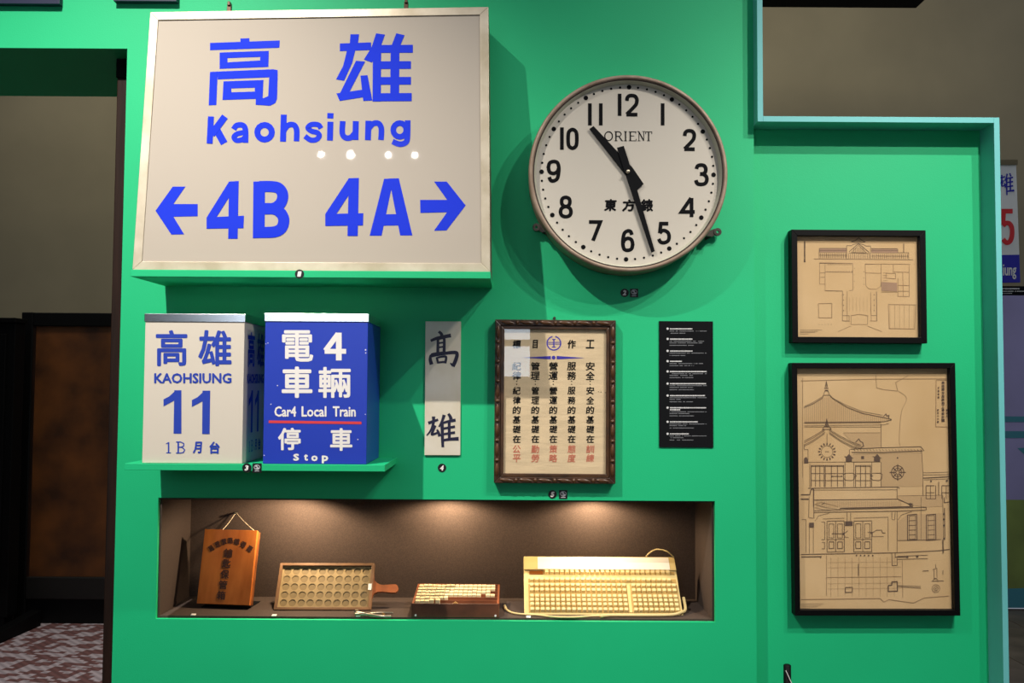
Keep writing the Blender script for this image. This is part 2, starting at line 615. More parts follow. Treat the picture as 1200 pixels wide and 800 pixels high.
mbf.add([(fa.x + nn.x, fa.y + nn.y, z0), (fa.x - nn.x, fa.y - nn.y, z0), (fb.x - nn.x, fb.y - nn.y, z0), (fb.x + nn.x, fb.y + nn.y, z0),
         (fa.x + nn.x, fa.y + nn.y, z0 + .10), (fa.x - nn.x, fa.y - nn.y, z0 + .10), (fb.x - nn.x, fb.y - nn.y, z0 + .06), (fb.x + nn.x, fb.y + nn.y, z0 + .06)],
        [(0, 1, 2, 3), (4, 5, 6, 7), (0, 1, 5, 4), (1, 2, 6, 5), (2, 3, 7, 6), (3, 0, 4, 7)])
mbf.build('foot', MATTE, cit.root, 0.006)
BLACK, MATTE = BLACK0, MATTE0
# navy boards along the top of the green wall
NAVY = mat('navy_board', (14, 24, 58), 0.5)
for px_a, px_b, pa, pb, lb in ((-60, 70, 4.5, 4.5, 'dark navy board at the top left corner of the green wall'),
                               (133, 207, 3.0, 0.3, 'short dark navy board above the station sign left corner')):
    za = Zz(px_a, pa, -0.02)
    MBn = MB().box(X(px_a, 3, -0.02), X(px_b, 3, -0.02), -0.022, -0.0005, (Zz(px_a, pa, -0.02) + Zz(px_b, pb, -0.02)) / 2, 2.80)
    tag(MBn.build('navy_board', NAVY, bevel=0.001), lb, 'board')

# ------------------------------------------------------------------ shelves
SY = -0.255


def shelf(cs, label):
    q = [world_pt(a, b, SY) for a, b in cs]
    x0, x1 = (q[0].x + q[3].x) / 2, (q[1].x + q[2].x) / 2
    z1, z0 = (q[0].z + q[1].z) / 2, (q[2].z + q[3].z) / 2
    o = MB().box(x0, x1, SY, -0.0003, z0, z1).build('wall_shelf', GREEN, bevel=0.0008)
    tag(o, label, 'shelf')
    return x0, x1, z0, z1


S1 = shelf([(153, 317.5), (574.5, 316.5), (575, 325), (153, 325)], 'upper green wall shelf carrying the big station sign')
S2 = shelf([(146, 542), (451, 545.5), (451, 553), (146, 550)], 'lower green wall shelf under the two small lightboxes')

# ------------------------------------------------------------------ 1: big station sign
ALU = mat('aged_aluminium', (206, 196, 176), 0.42, 0.35, col2=(176, 164, 140), scale=9, bump=0.15)
ACR = mat('cream_acrylic', (176, 167, 155), 0.03, spec=0.3)
LEAN = 6.5
sg = plane_item('station_sign', 364.5, 316, -0.243, 0.0, LEAN, 'large cream platform sign with blue arrows leaning on the upper shelf', 'sign', z=S1[3] + 0.0008)
x0, x1, z0, z1 = sg.rect([(176, 14), (572, 8), (574, 315.5), (155, 317)])
# corners follow the slightly crooked casing
cn = [sg.L(*p) for p in ((155, 316.6), (574.5, 315.5), (572.3, 8), (176, 14))]
cn[0] = (cn[0][0], 0.0); cn[1] = (cn[1][0], 0.0)
la = R(LEAN)
SD = 0.2415   # the casing reaches back to the wall
fr = 0.024


def lerp2(a, b, t_): return (a[0] + (b[0] - a[0]) * t_, a[1] + (b[1] - a[1]) * t_)


mb = MB()
vb = [(x, 0.008, z) for x, z in cn]
# back corners: bottom edge stays level with the shelf, the rest runs parallel to the front
bk = []
for (x, z) in cn:
    if z > 0.1: bk.append((x, (SD - z * math.sin(la)) / math.cos(la) + 0.0, z))
    else: bk.append((x, SD * math.cos(la), SD * math.sin(la) + 0.0005))
mb.add(vb + bk, [(0, 1, 2, 3), (7, 6, 5, 4), (0, 4, 5, 1), (1, 5, 6, 2), (2, 6, 7, 3), (3, 7, 4, 0)])
mb.build('casing', mat('casing_metal', (120, 110, 92), 0.5, 0.3), sg.root)
ic = [(cn[0][0] + fr, cn[0][1] + fr), (cn[1][0] - fr, cn[1][1] + fr), (cn[2][0] - fr, cn[2][1] - fr), (cn[3][0] + fr, cn[3][1] - fr)]
for k in range(4):
    j = (k + 1) % 4
    g = 0.0003
    MB().prism([cn[k], cn[j], ic[j], ic[k]], 0, 0.0085).build('frame_rail', ALU, sg.root, 0.0012)
sg.host = MB().prism(ic, 0.004, 0.0078).build('panel', ACR, sg.root)
for px in (263.5, 474):
    a = sg.L(px, 11 if px < 300 else 8)
    MB().box(a[0] - 0.006, a[0] + 0.006, 0.035, 0.045, a[1] - 0.01, a[1] + 0.035).box(a[0] - 0.004, a[0] + 0.004, 0.030, 0.050, a[1] + 0.030, a[1] + 0.042).build('hanging_lug', mat('brown_steel', (70, 50, 34), 0.5, 0.5), sg.root, 0.001)
k = Ink(sg, plane=0.004).src((230, 20), 4.444)
# 高
k.poly((230, 112), (277, 110), (277, 130), (230, 132)).poly((72, 135), (435, 122), (433, 160), (72, 173))
k.ring([(122, 185), (378, 176), (376, 260), (122, 270)], [(163, 214), (333, 208), (333, 226), (163, 236)])
k.poly((72, 286), (112, 284), (105, 458), (65, 460)).poly((112, 284), (400, 272), (424, 276), (424, 312), (112, 325))
k.poly((380, 312), (424, 312), (421, 425), (412, 448), (385, 462), (310, 457), (310, 425), (352, 422), (375, 412))
k.ring([(142, 335), (350, 328), (346, 425), (137, 432)], [(183, 372), (305, 368), (305, 388), (183, 392)])
k.flush('character', INKB)
# 雄
k.poly((748, 138), (910, 132), (912, 172), (748, 178)).poly((803, 90), (848, 90), (842, 140), (800, 140))
k.poly((785, 175), (828, 175), (812, 240), (770, 332), (728, 325), (765, 255))
k.poly((832, 228), (880, 232), (792, 402), (748, 398)).poly((730, 398), (868, 378), (868, 418), (747, 437)).poly((855, 305), (892, 303), (917, 435), (870, 437))
k.poly((937, 85), (983, 92), (955, 170), (915, 237), (873, 222), (912, 160))
k.poly((920, 190), (963, 160), (961, 440), (918, 440)).poly((1042, 85), (1085, 95), (1058, 160), (1013, 160))
for a, b, xr in ((145, 186, 1128), (230, 270, 1118), (312, 352, 1118), (396, 438, 1122)):
    k.poly((940, a + 1), (xr, a), (xr, b), (940, b + 1))
k.poly((1013, 145), (1058, 145), (1056, 438), (1010, 438))
k.flush('character', INKB)
# Kaohsiung
W = 31
k.stroke([(77, 518), (70, 659)], W).stroke([(80, 612), (150, 518)], 36).stroke([(98, 572), (146, 658)], 38)
k.flush('letter', INKB)
k.stroke([(195, 585), (210, 565), (240, 563), (256, 585), (257, 655)], 29, True)
k.stroke([(256, 600), (215, 608), (197, 625), (210, 642), (240, 638), (258, 622)], 27, True)
k.flush('letter', INKB)
k.stroke([(356 + 38 * math.cos(a / 8 * math.pi), 600 + 38 * math.sin(a / 8 * math.pi)) for a in range(16)], W, closed=True)
k.flush('letter', INKB)
k.stroke([(456, 508), (452, 649)], W).stroke([(455, 592), (478, 564), (508, 562), (523, 588), (522, 647)], 29, True)
k.flush('letter', INKB)
k.stroke([(650, 580), (635, 561), (600, 560), (582, 577), (600, 594), (630, 602), (641, 619), (625, 638), (595, 640), (566, 620)], 27, True)
k.flush('letter', INKB)
k.stroke([(699, 545), (696, 643)], W).stroke([(699, 500), (698, 528)], 32)
k.flush('letter', INKB)
k.stroke([(831, 542), (829, 640)], W).stroke([(763, 542), (761, 605), (777, 628), (805, 627), (829, 600)], 29, True)
k.flush('letter', INKB)
k.stroke([(897, 540), (894, 641)], W).stroke([(897, 582), (920, 556), (948, 554), (964, 580), (962, 640)], 29, True)
k.flush('letter', INKB)
k.stroke([(1060 + 34 * math.cos(a / 8 * math.pi), 588 + 36 * math.sin(a / 8 * math.pi)) for a in range(16)], 29, closed=True)
k.stroke([(1101, 538), (1100, 620), (1092, 652), (1060, 662), (1022, 648)], 29, True)
k.flush('letter', INKB)
k.src((170, 190), 3.077)
k.poly((303, 70), (338, 68), (334, 276), (300, 276)).poly((222, 199), (357, 193), (355, 238), (222, 240)).poly((303, 70), (303, 127), (257, 200), (222, 200))
k.flush('character', INKB)
k.poly((735, 58), (771, 57), (767, 266), (730, 266)).poly((650, 187), (787, 184), (786, 228), (650, 230)).poly((735, 58), (735, 118), (690, 187), (650, 187))
k.flush('character', INKB)
k.poly((391, 70), (433, 69), (431, 273), (389, 274))
k.stroke([(412, 88), (455, 88), (480, 93), (494, 109), (496, 130), (486, 152), (460, 167), (412, 168)], 40, True)
k.stroke([(412, 168), (458, 168), (484, 178), (499, 200), (499, 222), (488, 242), (462, 252), (412, 253)], 40, True)
k.flush('character', INKB)
k.poly((862, 60), (896, 59), (853, 265), (810, 265)).poly((880, 59), (915, 58), (964, 264), (920, 264)).poly((862, 188), (910, 187), (915, 228), (855, 229))
k.flush('character', INKB)
k.poly((38, 175), (100, 88), (146, 88), (88, 172)).poly((38, 175), (88, 172), (141, 260), (95, 261)).poly((80, 151), (190, 151), (190, 195), (80, 197))
k.flush('arrow', INKB)
k.poly((1156, 156), (1088, 70), (1042, 70), (1105, 158)).poly((1156, 156), (1105, 158), (1042, 247), (1087, 246)).poly((992, 136), (1112, 136), (1112, 180), (993, 183))
k.flush('arrow', INKB)

# ------------------------------------------------------------------ 3: small lightboxes
CHROME = mat('chrome', (235, 238, 242), 0.22, 1.0)


def lightbox(name, cs, label, mbody, capline, side_extra=0.0):
    it = wall_item(name, cs, -0.245, label, 'lightbox', roll=0)
    it.root.location.z = S2[3] + 0.0006
    it.M = it.root.matrix_basis.copy() if False else Matrix.Translation((it.root.location.x, -0.245, S2[3] + 0.0006))
    it.root.matrix_world = it.M
    it.Mi = it.M.inverted()
    x0, x1, z0, z1 = it.rect(cs)
    zc = (it.L(cs[0][0], capline)[1] + it.L(cs[1][0], capline)[1]) / 2
    it.box = (x0, x1, 0.0, z1, zc)
    it.host = MB().box(x0 + 0.001, x1 - 0.001, 0.0, 0.240, 0.0, zc).build('body', mbody, it.root, 0.0012)
    MB().box(x0 - 0.0012, x1 + 0.0012, -0.002, 0.2415, zc + 0.0003, z1).build('cap', CHROME, it.root, 0.001)
    return it


CREAM = mat('cream_box_paint', (214, 205, 190), 0.4)
b1 = lightbox('platform_lightbox', [(168.7, 367.6), (285.7, 367.6), (285.7, 543.3), (167.5, 540)],
              'cream platform lightbox with large blue 11 on the lower shelf', CREAM, 377.3)
b2 = lightbox('platform_lightbox', [(309, 367), (431.5, 367.6), (430, 545.5), (309, 544)],
              'blue stopping-point lightbox with white characters and red line', mat('blue_box_paint', (30, 58, 178), 0.35), 377.0)
k = Ink(b1).src((160, 360), 4.327)
SIDE = []


def fl2(name, m):
    SIDE.append((k.mb.v, k.mb.f))
    k.flush(name, m)


k.text('高', 98, 115, 258, 298, 3.9); fl2('character', INKD)
k.text('雄', 313, 115, 482, 298, 3.9); fl2('character', INKD)
k.text('KAOHSIUNG', 90, 333, 482, 385, 2.0); fl2('romanised_name', INKD)
k.poly((192, 420), (228, 420), (228, 640), (188, 640)).poly((137, 466), (165, 452), (200, 420), (200, 468), (137, 502))
fl2('digit', INKD)
k.poly((335, 422), (374, 422), (371, 642), (333, 642)).poly((281, 470), (310, 455), (345, 422), (345, 470), (281, 505))
fl2('digit', INKD)
k.stroke([(163, 683), (163, 736)], 7).stroke([(150, 692), (163, 685)], 4).stroke([(151, 737), (175, 737)], 4)
k.stroke([(212, 683), (212, 737)], 8).stroke([(201, 682), (225, 682), (240, 690), (240, 702), (226, 708), (212, 708)], 5).stroke([(212, 708), (232, 709), (245, 722), (238, 735), (225, 738), (201, 738)], 5)
k; fl2('platform_name', INKD)
k.text('月', 288, 680, 331, 740, 2.2, 0.08).text('台', 370, 680, 423, 742, 2.2)
fl2('platform_name', INKD)
# the same lettering on the right-hand side of the cream box
bx0, bx1 = b1.box[0], b1.box[1]
sm = MB()
for v_, f_ in SIDE:
    sm.add([(bx1 - 0.001 - v[1], 0.008 + (v[0] - bx0) * 0.222 / (bx1 - bx0), v[2]) for v in v_], f_)
sm.build('side_lettering', INKD, b1.host)
k = Ink(b2).src((305, 360), 4.213)
for a in (('電', 108, 113, 262, 268, 3.2), ('車', 106, 292, 258, 447, 4.0), ('輛', 287, 294, 447, 447, 3.0)):
    k.text(*a).flush('character', WHITEP)
k.stroke([(388, 125), (388, 262)], 28).stroke([(318, 217), (424, 217)], 24).stroke([(385, 130), (322, 214)], 26)
k.flush('character', WHITEP)
k.text('Car4', 70, 488, 178, 540, 1.7).text('Local', 204, 488, 327, 540, 1.7).text('Train', 358, 488, 472, 540, 1.7)
k.flush('english_line', WHITEP)
k.text('停', 88, 594, 200, 705, 2.6).flush('character', WHITEP)
k.text('車', 345, 596, 455, 708, 2.9).flush('character', WHITEP)
k.text('S', 163, 722, 192, 757, 2.4).text('t', 216, 724, 236, 757, 2.2).text('o', 252, 731, 284, 759, 2.4).text('p', 304, 731, 336, 770, 2.4)
k.flush('english_line', WHITEP)
for a, b, r_ in ((28, 180, 2), (38, 176, 2.5), (85, 386, 3), (53, 478, 3), (482, 652, 3), (520, 210, 4), (521, 225, 3), (519, 528, 2.5), (20, 730, 3)):
    k.dot(a, b, r_, 6)
k.flush('paint_chips', WHITEP, 'small pale paint chips', 'stuff')
k2 = Ink(b2).src((305, 360), 4.213)
k2.poly((42, 558), (500, 564), (500, 577), (42, 571)).build('red_line', mat('red_print', (214, 60, 66), 0.5)).__setitem__('label', 'red dividing line')
# short cable stubs behind the boxes
for it, px in ((b1, 262), (b2, 388)):
    a = it.L(px, 366, 0.2)
    MB().lathe_y([(0.0, 0.19), (0.007, 0.19), (0.007, 0.215), (0, 0.215)], 12, a[0], it.box[3] + 0.007).build('cable_stub', MATTE, it.root)

# ------------------------------------------------------------------ 2: clock
CY = -0.105
cen = world_pt(736.5, 202.3, CY)
cl = Item('station_clock', Matrix.Translation(cen) @ Matrix.Rotation(R(0.6), 4, 'Y'), 'large round cream wall clock with black hands on the green wall', 'clock')
rad = 118.2 * (CY + 2.8) / F_PX
RIM = mat('worn_bronze_rim', (168, 148, 130), 0.5, 0.2, col2=(140, 118, 100), scale=14, bump=0.2)
DIAL = mat('cream_dial', (202, 195, 182), 0.35)
MB().lathe_y([(rad - 0.002, 0.104), (rad - 0.001, 0.02), (rad, 0.012), (rad - 0.002, 0.003), (rad - 0.007, 0), (rad - 0.0125, 0.002), (rad - 0.0135, 0.008), (rad - 0.0138, 0.028)], 128).build('rim', RIM, cl.root, smooth=True)
MB().lathe_y([(rad - 0.0138, 0.004), (rad - 0.0162, 0.0035), (rad - 0.0165, 0.030)], 128).build('seal_ring', mat('dark_seal', (52, 38, 30), 0.6), cl.root, smooth=True)
MB().lathe_y([(rad - 0.0165, 0.006), (rad - 0.019, 0.016), (rad - 0.0225, 0.0262)], 128).build('dial_ring', mat('pale_dial_ring', (196, 196, 176), 0.4), cl.root, smooth=True)
cl.host = MB().disc_y(rad - 0.0215, 0.026, 96).build('dial', DIAL, cl.root)
MB().disc_y(rad - 0.004, 0.10, 64).build('back_plate', MATTE, cl.root)
k = Ink(cl, plane=0.026)
ang0 = R(1.0)
cxp, cyp, rp = 735.4, 203.0, 100.8
for i in range(60):
    a = ang0 + 2 * math.pi * i / 60
    k.dot(cxp + rp * math.sin(a), cyp - rp * math.cos(a), 2.7 if i % 5 == 0 else 1.4, 14 if i % 5 == 0 else 8)
k.flush('minute_dots', INKK, None, 'stuff')
k.src((600, 60), 2.668)
NUM = {
    '1': [([(.5, 0), (.5, 1)], 0, 0)],
    '2': [([(.04, .72), (.08, .88), (.25, .98), (.5, 1), (.78, .96), (.94, .82), (.93, .64), (.78, .46), (.03, .02)], 1, 0), ([(0, 0), (1, 0)], 0, 0)],
    '3': [([(.06, .80), (.16, .95), (.45, 1), (.76, .96), (.90, .80), (.84, .62), (.6, .54), (.38, .54)], 1, 0), ([(.38, .54), (.66, .53), (.93, .42), (1, .24), (.86, .06), (.5, 0), (.14, .05), (0, .22)], 1, 0)],
    '4': [([(.76, 0), (.76, 1)], 0, 0), ([(.72, 1), (0, .27), (1, .27)], 0, 0)],
    '5': [([(.92, 1), (.2, 1), (.1, .50)], 0, 0), ([(.1, .50), (.35, .63), (.65, .62), (.92, .50), (1, .3), (.9, .1), (.55, 0), (.18, .03), (0, .2)], 1, 0)],
    '6': [([(.92, .80), (.78, .97), (.48, 1), (.15, .88), (.02, .6), (0, .3), (.14, .06), (.5, 0), (.88, .08), (1, .30)], 1, 0), ([(1, .28), (1, .32), (.88, .54), (.5, .62), (.14, .52), (.04, .38)], 1, 0)],
    '7': [([(0, 1), (1, 1), (.35, 0)], 0, 0)],
    '0': [([(.5, 1), (.88, .90), (1, .7), (1, .3), (.88, .1), (.5, 0), (.12, .1), (0, .3), (0, .7), (.12, .90)], 1, 1)],
    '8': [([(.5, 1), (.82, .93), (.9, .76), (.8, .6), (.5, .53), (.2, .6), (.1, .76), (.18, .93)], 1, 1), ([(.5, .53), (.88, .44), (1, .26), (.88, .07), (.5, 0), (.12, .07), (0, .26), (.12, .44)], 1, 1)],
}
NUM['9'] = [([(1 - x, 1 - y) for x, y in q[0]], 1, 0) for q in NUM['6']]


def numeral(ch, x0, y0, x1, y1, wd=11.5):
    h = wd / 2
    if ch == '1':
        k.stroke([((x0 + x1) / 2, y0), ((x0 + x1) / 2, y1)], wd)
        return
    x0 += h; x1 -= h; y0 += h; y1 -= h
    for pts, sm_, cl_ in NUM[ch]:
        k.stroke([(x0 + u * (x1 - x0), y1 - v * (y1 - y0)) for u, v in pts], wd, bool(sm_), bool(cl_))


for a in (('1', 331, 133, 342, 202), ('2', 352, 133, 398, 204), ('1', 465, 163, 477, 232), ('2', 533, 243, 577, 312), ('3', 569, 350, 615, 422),
          ('4', 524, 453, 577, 524), ('5', 453, 533, 497, 604), ('6', 341, 556, 383, 628), ('7', 235, 528, 282, 598), ('8', 146, 451, 190, 523),
          ('9', 108, 339, 152, 411), ('1', 151, 238, 161, 308), ('0', 170, 239, 208, 309), ('1', 238, 163, 249, 232), ('1', 272, 163, 283, 232)):
    numeral(*a)
    if not (a[0] == '1' and a[1] in (331, 151, 238)): k.flush('numeral', INKK)
# ORIENT in a slab serif, 東方錶 below
T, B_ = 251, 280


def serif(x, y, wd_=9): k.stroke([(x - wd_ / 2, y), (x + wd_ / 2, y)], 1.8)


k.stroke([(302 + 12 * math.cos(a / 10 * math.pi), 265.5 + 13.8 * math.sin(a / 10 * math.pi)) for a in range(20)], 3.2, closed=True)
k.stroke([(325, T), (325, B_)], 4); serif(325, B_); serif(325, T)
k.stroke([(325, 252), (337, 252), (342, 259), (337, 266), (325, 266)], 2.6); k.stroke([(334, 266), (344, 280)], 3.2); serif(345, B_, 6)
k.stroke([(355, T), (355, B_)], 4); serif(355, T); serif(355, B_)
k.stroke([(370, T), (370, B_)], 4); k.stroke([(365, 252), (387, 252), (387, 257)], 2); k.stroke([(370, 265), (382, 265)], 2); k.stroke([(365, 280), (388, 280), (388, 274)], 2)
k.stroke([(397, T), (397, B_)], 2); k.stroke([(396, T), (412, B_)], 3.8); k.stroke([(412, T), (412, B_)], 2); serif(397, B_); serif(412, T); serif(395, T, 6)
k.stroke([(427, T), (427, B_)], 4); k.stroke([(418, 259), (418, 252), (437, 252), (437, 259)], 2); serif(427, B_)
k.flush('latin_name', INKK)
k.text('東', 289, 462, 327, 500, 1.6, .08).text('方', 345, 463, 385, 501, 1.6, .08).text('錶', 403, 462, 441, 502, 1.6)
k.flush('chinese_name', INKK)
HB = mat('black_hand', (9, 10, 13), 0.6, spec=0.12)


def hand(pts, y, name):
    q = [cl.L(a, b, y) for a, b in pts]
    return MB().prism(q, y, y + 0.0015).build(name, HB, cl.root)


hand([(690.6, 151.0), (695.6, 147.6), (741.5, 196.5), (754.4, 215.5), (746.6, 222.6), (733.0, 205.0)], 0.019, 'hour_hand')
hand([(723.0, 173.0), (731.0, 170.8), (740.2, 199.5), (767.4, 294.2), (763.4, 296.0), (733.2, 205.5)], 0.016, 'minute_hand')
a = cl.L(736.1, 200.6, 0.007)
MB().lathe_y([(0, 0.004), (0.004, 0.0045), (0.0052, 0.006), (0.0052, 0.026)], 20, a[0], a[1]).build('centre_cap', mat('brass_pin', (190, 180, 160), 0.3, 0.6), cl.root, smooth=True)
LUG = mat('dark_steel', (66, 62, 56), 0.5, 0.5, var=.2, scale=30)
for (lx, ly, ex, ey) in ((628.5, 266.5, 645, 273), (840.5, 272, 826, 277)):
    p = cl.L(lx, ly, 0.085); q = cl.L(ex, ey, 0.085)
    m = MB()
    n = 20
    for i in range(n):
        a0, a1 = 2 * math.pi * i / n, 2 * math.pi * (i + 1) / n
        pts = [(p[0] + r_ * math.cos(aa), p[1] + r_ * math.sin(aa)) for aa, r_ in ((a0, .004), (a1, .004), (a1, .0115), (a0, .0115))]
        m.prism(pts, 0.078, 0.088)
    s_ = 1 if q[0] > p[0] else -1
    m.prism([(p[0] + s_ * .008, p[1] + .010), (q[0], q[1] + .012), (q[0], q[1] - .012), (p[0] + s_ * .008, p[1] - .010)], 0.080, 0.090)
    m.box(min(p[0] + s_ * .02, q[0]), max(p[0] + s_ * .02, q[0]), 0.060, 0.080, p[1] - .016, p[1] - .002)
    m.build('mounting_lug', LUG, cl.root)

# ------------------------------------------------------------------ number labels
LBK = mat('label_black', (12, 12, 14), 0.45)


def number_label(num, px, py, Y, label, square=None):
    c_ = world_pt(px, py, Y)
    it = Item('number_label', Matrix.Translation(c_), label, 'label')
    MB().lathe_y([(0, -.0012), (.0122, -.0012), (.0125, -.0002), (.0125, 0.0)], 28).build('disc', LBK, it.root)
    kk = Ink(it, y=-0.0018)
    kk.text(num, px - 2.1, py - 3.1, px + 2.1, py + 3.1, .45, .18)
    kk.build('numeral', WHITEP)
    if square:
        sx, sy, lb = square
        c_ = world_pt(sx, sy, Y)
        it = Item('symbol_label', Matrix.Translation(c_), lb, 'label')
        MB().box(-.0122, .0122, -.0012, 0, -.0132, .0122).build('plate', LBK, it.root)
        kk = Ink(it, y=-0.0018)
        kk.stroke([(sx + 3.3 * math.cos(a / 8 * math.pi), sy - .8 + 2.7 * math.sin(a / 8 * math.pi)) for a in range(16)], .7, closed=True)
        kk.stroke([(sx - 1.8, sy - 1.6), (sx - .3, sy - 2.2), (sx + .6, sy - .4), (sx + 2.2, sy + .8)], 1.5).stroke([(sx - 1.6, sy + .6), (sx + 1.4, sy + .9)], 1)
        kk.stroke([(sx - 2.6, sy + 3.5), (sx + 2.6, sy + 3.5)], .8)
        kk.build('symbol', mat('pale_grey_print', (190, 192, 196), 0.6))


number_label('1', 351, 321, SY, 'round black label numbered 1 on the upper shelf edge')
number_label('2', 732, 343, 0, 'round black label numbered 2 below the clock', (743, 343, 'square black symbol label below the clock'))
number_label('3', 289.3, 548, SY, 'round black label numbered 3 on the lower shelf edge', (301.3, 548, 'square black symbol label on the lower shelf edge'))
number_label('4', 518, 548, 0, 'round black label numbered 4 below the brushwork plate')
number_label('5', 647.5, 579, 0, 'round black label numbered 5 below the carved frame', (660, 579, 'square black symbol label below the carved frame'))

# ------------------------------------------------------------------ 4: brushed name plate
pl = wall_item('name_plate', [(498, 377), (539, 376), (540.5, 533.5), (498, 533)], -0.006, 'narrow cream plate with two brushed black characters', 'sign', roll=0.2)
PLM = mat('aged_cream_enamel', (222, 214, 198), 0.35, col2=(206, 194, 168), scale=7)
pl.host = MB().box(pl.cx - pl.w / 2, pl.cx + pl.w / 2, 0, 0.0055, 0, pl.h).build('plate', PLM, pl.root, 0.0008)
k = Ink(pl).src((490, 370), 4.21)
BR = [([(103, 78), (114, 88), (118, 100)], (10, 13)), ([(64, 122), (95, 110), (160, 97)], (10, 15)), ([(98, 112), (97, 186)], (10, 12)), ([(98, 115), (124, 109), (129, 120), (128, 182)], (8, 12)),
      ([(98, 135), (126, 131)], (7, 7)), ([(98, 156), (126, 152)], (7, 7)), ([(62, 196), (60, 215), (66, 238)], (9, 15)), ([(62, 198), (110, 188), (178, 180), (192, 190), (184, 222), (172, 247)], (12, 15)),
      ([(172, 244), (160, 234)], (12, 4)), ([(92, 206), (99, 232)], (8, 9)), ([(92, 207), (120, 201), (138, 203), (134, 232)], (7, 10)), ([(98, 230), (136, 226)], (8, 8)), ([(66, 190), (80, 186), (130, 180)], (8, 8)),
      # 雄
      ([(52, 528), (75, 520), (97, 512)], (12, 9)), ([(76, 498), (75, 530), (62, 565), (44, 588)], (13, 5)), ([(84, 542), (74, 566), (68, 584), (86, 580), (104, 572)], (10, 8)), ([(94, 562), (102, 578), (106, 592)], (7, 13)),
      ([(128, 490), (118, 520), (104, 545)], (13, 6)), ([(118, 522), (120, 600), (122, 645)], (13, 10)), ([(150, 484), (158, 496), (162, 508)], (10, 14)), ([(120, 528), (150, 520), (183, 514)], (8, 12)),
      ([(122, 556), (150, 551), (180, 546)], (8, 10)), ([(122, 584), (150, 579), (180, 575)], (8, 10)), ([(122, 614), (160, 608), (198, 606)], (9, 15)), ([(153, 518), (154, 608)], (11, 11))]
IND = mat('indigo_ink', (24, 22, 52), 0.5)
for i, (pts, wd) in enumerate(BR):
    if i == 13: k.flush('brushed_character', IND)
    k.stroke(pts, [q_ * 1.28 for q_ in wd], len(pts) > 2, ext=2)
k.flush('brushed_character', IND)

# ------------------------------------------------------------------ 5: carved frame with the goals notice
nf = wall_item('framed_notice', [(579.5, 374), (722, 375), (721.5, 566.5), (579.5, 566.5)], -0.034, 'carved brown wooden frame holding a handwritten five-column notice', 'picture frame', roll=-0.1)
WD1 = mat('carved_walnut', (56, 34, 19), 0.4, var=.25, scale=30, stretch=(1, 1, 1), bump=0.2)
WD2 = mat('walnut_highlight', (84, 54, 30), 0.35, var=.2, scale=40)
xa, xb, ze = nf.cx - nf.w / 2, nf.cx + nf.w / 2, nf.h
rails(nf, xa, xb, 0, ze, 0.017, 0.006, 0.0335, WD1)
for r_ in rails(nf, xa + .017, xb - .017, .017, ze - .017, 0.0105, 0.010, 0.0335, mat('inner_walnut', (66, 43, 24), 0.4, var=.2, scale=20), 'inner_rail'): pass
# carved beads: long leaf + short knot, repeated along each side
bead = None


def spindle(l, r, name, m):
    mb_ = MB()
    prof = [(-1, .12), (-.75, .55), (-.35, .95), (0, 1), (.35, .95), (.75, .55), (1, .12)]
    n = 8
    vs = []
    for u, s_ in prof:
        for q in range(n):
            a_ = 2 * math.pi * q / n
            vs.append((u * l / 2, .006 + r * .7 * s_ * math.sin(a_), r * s_ * math.cos(a_)))
    fs = [(i * n + q, i * n + (q + 1) % n, (i + 1) * n + (q + 1) % n, (i + 1) * n + q) for i in range(len(prof) - 1) for q in range(n)]
    return mb_.add(vs, fs).build(name, m, nf.root, smooth=True)


L1 = spindle(0.040, 0.0062, 'carved_bead', WD2)
L2 = spindle(0.012, 0.0066, 'carved_knot', WD2)
first = [True, True]


def put(src, i, x, z, rot):
    if first[i]:
        o = src; first[i] = False
    else:
        o = src.copy(); COL.objects.link(o)
    o.location = (x, 0, z)
    o.rotation_euler = (0, rot, 0)


for zz in (0.0085, ze - 0.0085):
    n = 6
    st = (nf.w - .017) / n
    for i in range(n):
        put(L1, 0, xa + .0085 + st * (i + .5), zz, R(6))
        if i: put(L2, 1, xa + .0085 + st * i, zz, 0)
for xx in (xa + .0085, xb - .0085):
    n = 8
    st = (ze - .017) / n
    for i in range(n):
        put(L1, 0, xx, .0085 + st * (i + .5), R(90))
        if i: put(L2, 1, xx, .0085 + st * i, R(90))
PAPER = mat('rice_paper', (236, 212, 172), 0.8, var=0.03, scale=9, stretch=(1, 1, 5), bump=0.5, bscale=22)
fi = .0272
nf.host = MB().box(xa + fi, xb - fi, 0.020, 0.024, fi, ze - fi).build('paper', PAPER, nf.root)
MB().box(xa + .01, xb - .01, 0.026, 0.0335, .01, ze - .01).build('backing', MATTE, nf.root)
gl = bpy.data.materials.new('picture_glass'); gl.use_nodes = True
g = gl.node_tree
g.nodes.clear()
out = g.nodes.new('ShaderNodeOutputMaterial'); mxs = g.nodes.new('ShaderNodeMixShader'); tr = g.nodes.new('ShaderNodeBsdfTransparent'); gs = g.nodes.new('ShaderNodeBsdfGlossy')
gs.inputs['Roughness'].default_value = 0.01
mxs.inputs[0].default_value = 0.07
g.links.new(tr.outputs[0], mxs.inputs[1]); g.links.new(gs.outputs[0], mxs.inputs[2]); g.links.new(mxs.outputs[0], out.inputs[0])
MB().box(xa + fi, xb - fi, 0.0140, 0.0155, fi, ze - fi).build('glass', gl, nf.root)
MB().lathe_y([(0, .012), (.004, .012), (.004, .033), (0, .033)], 12, nf.L(650, 371)[0], ze + .006).build('hanging_screw', LUG, nf.root)
k = Ink(nf, plane=0.020).src((470, 350), 3.077)
r2 = Ink(nf, plane=0.020).src((470, 350), 3.077)
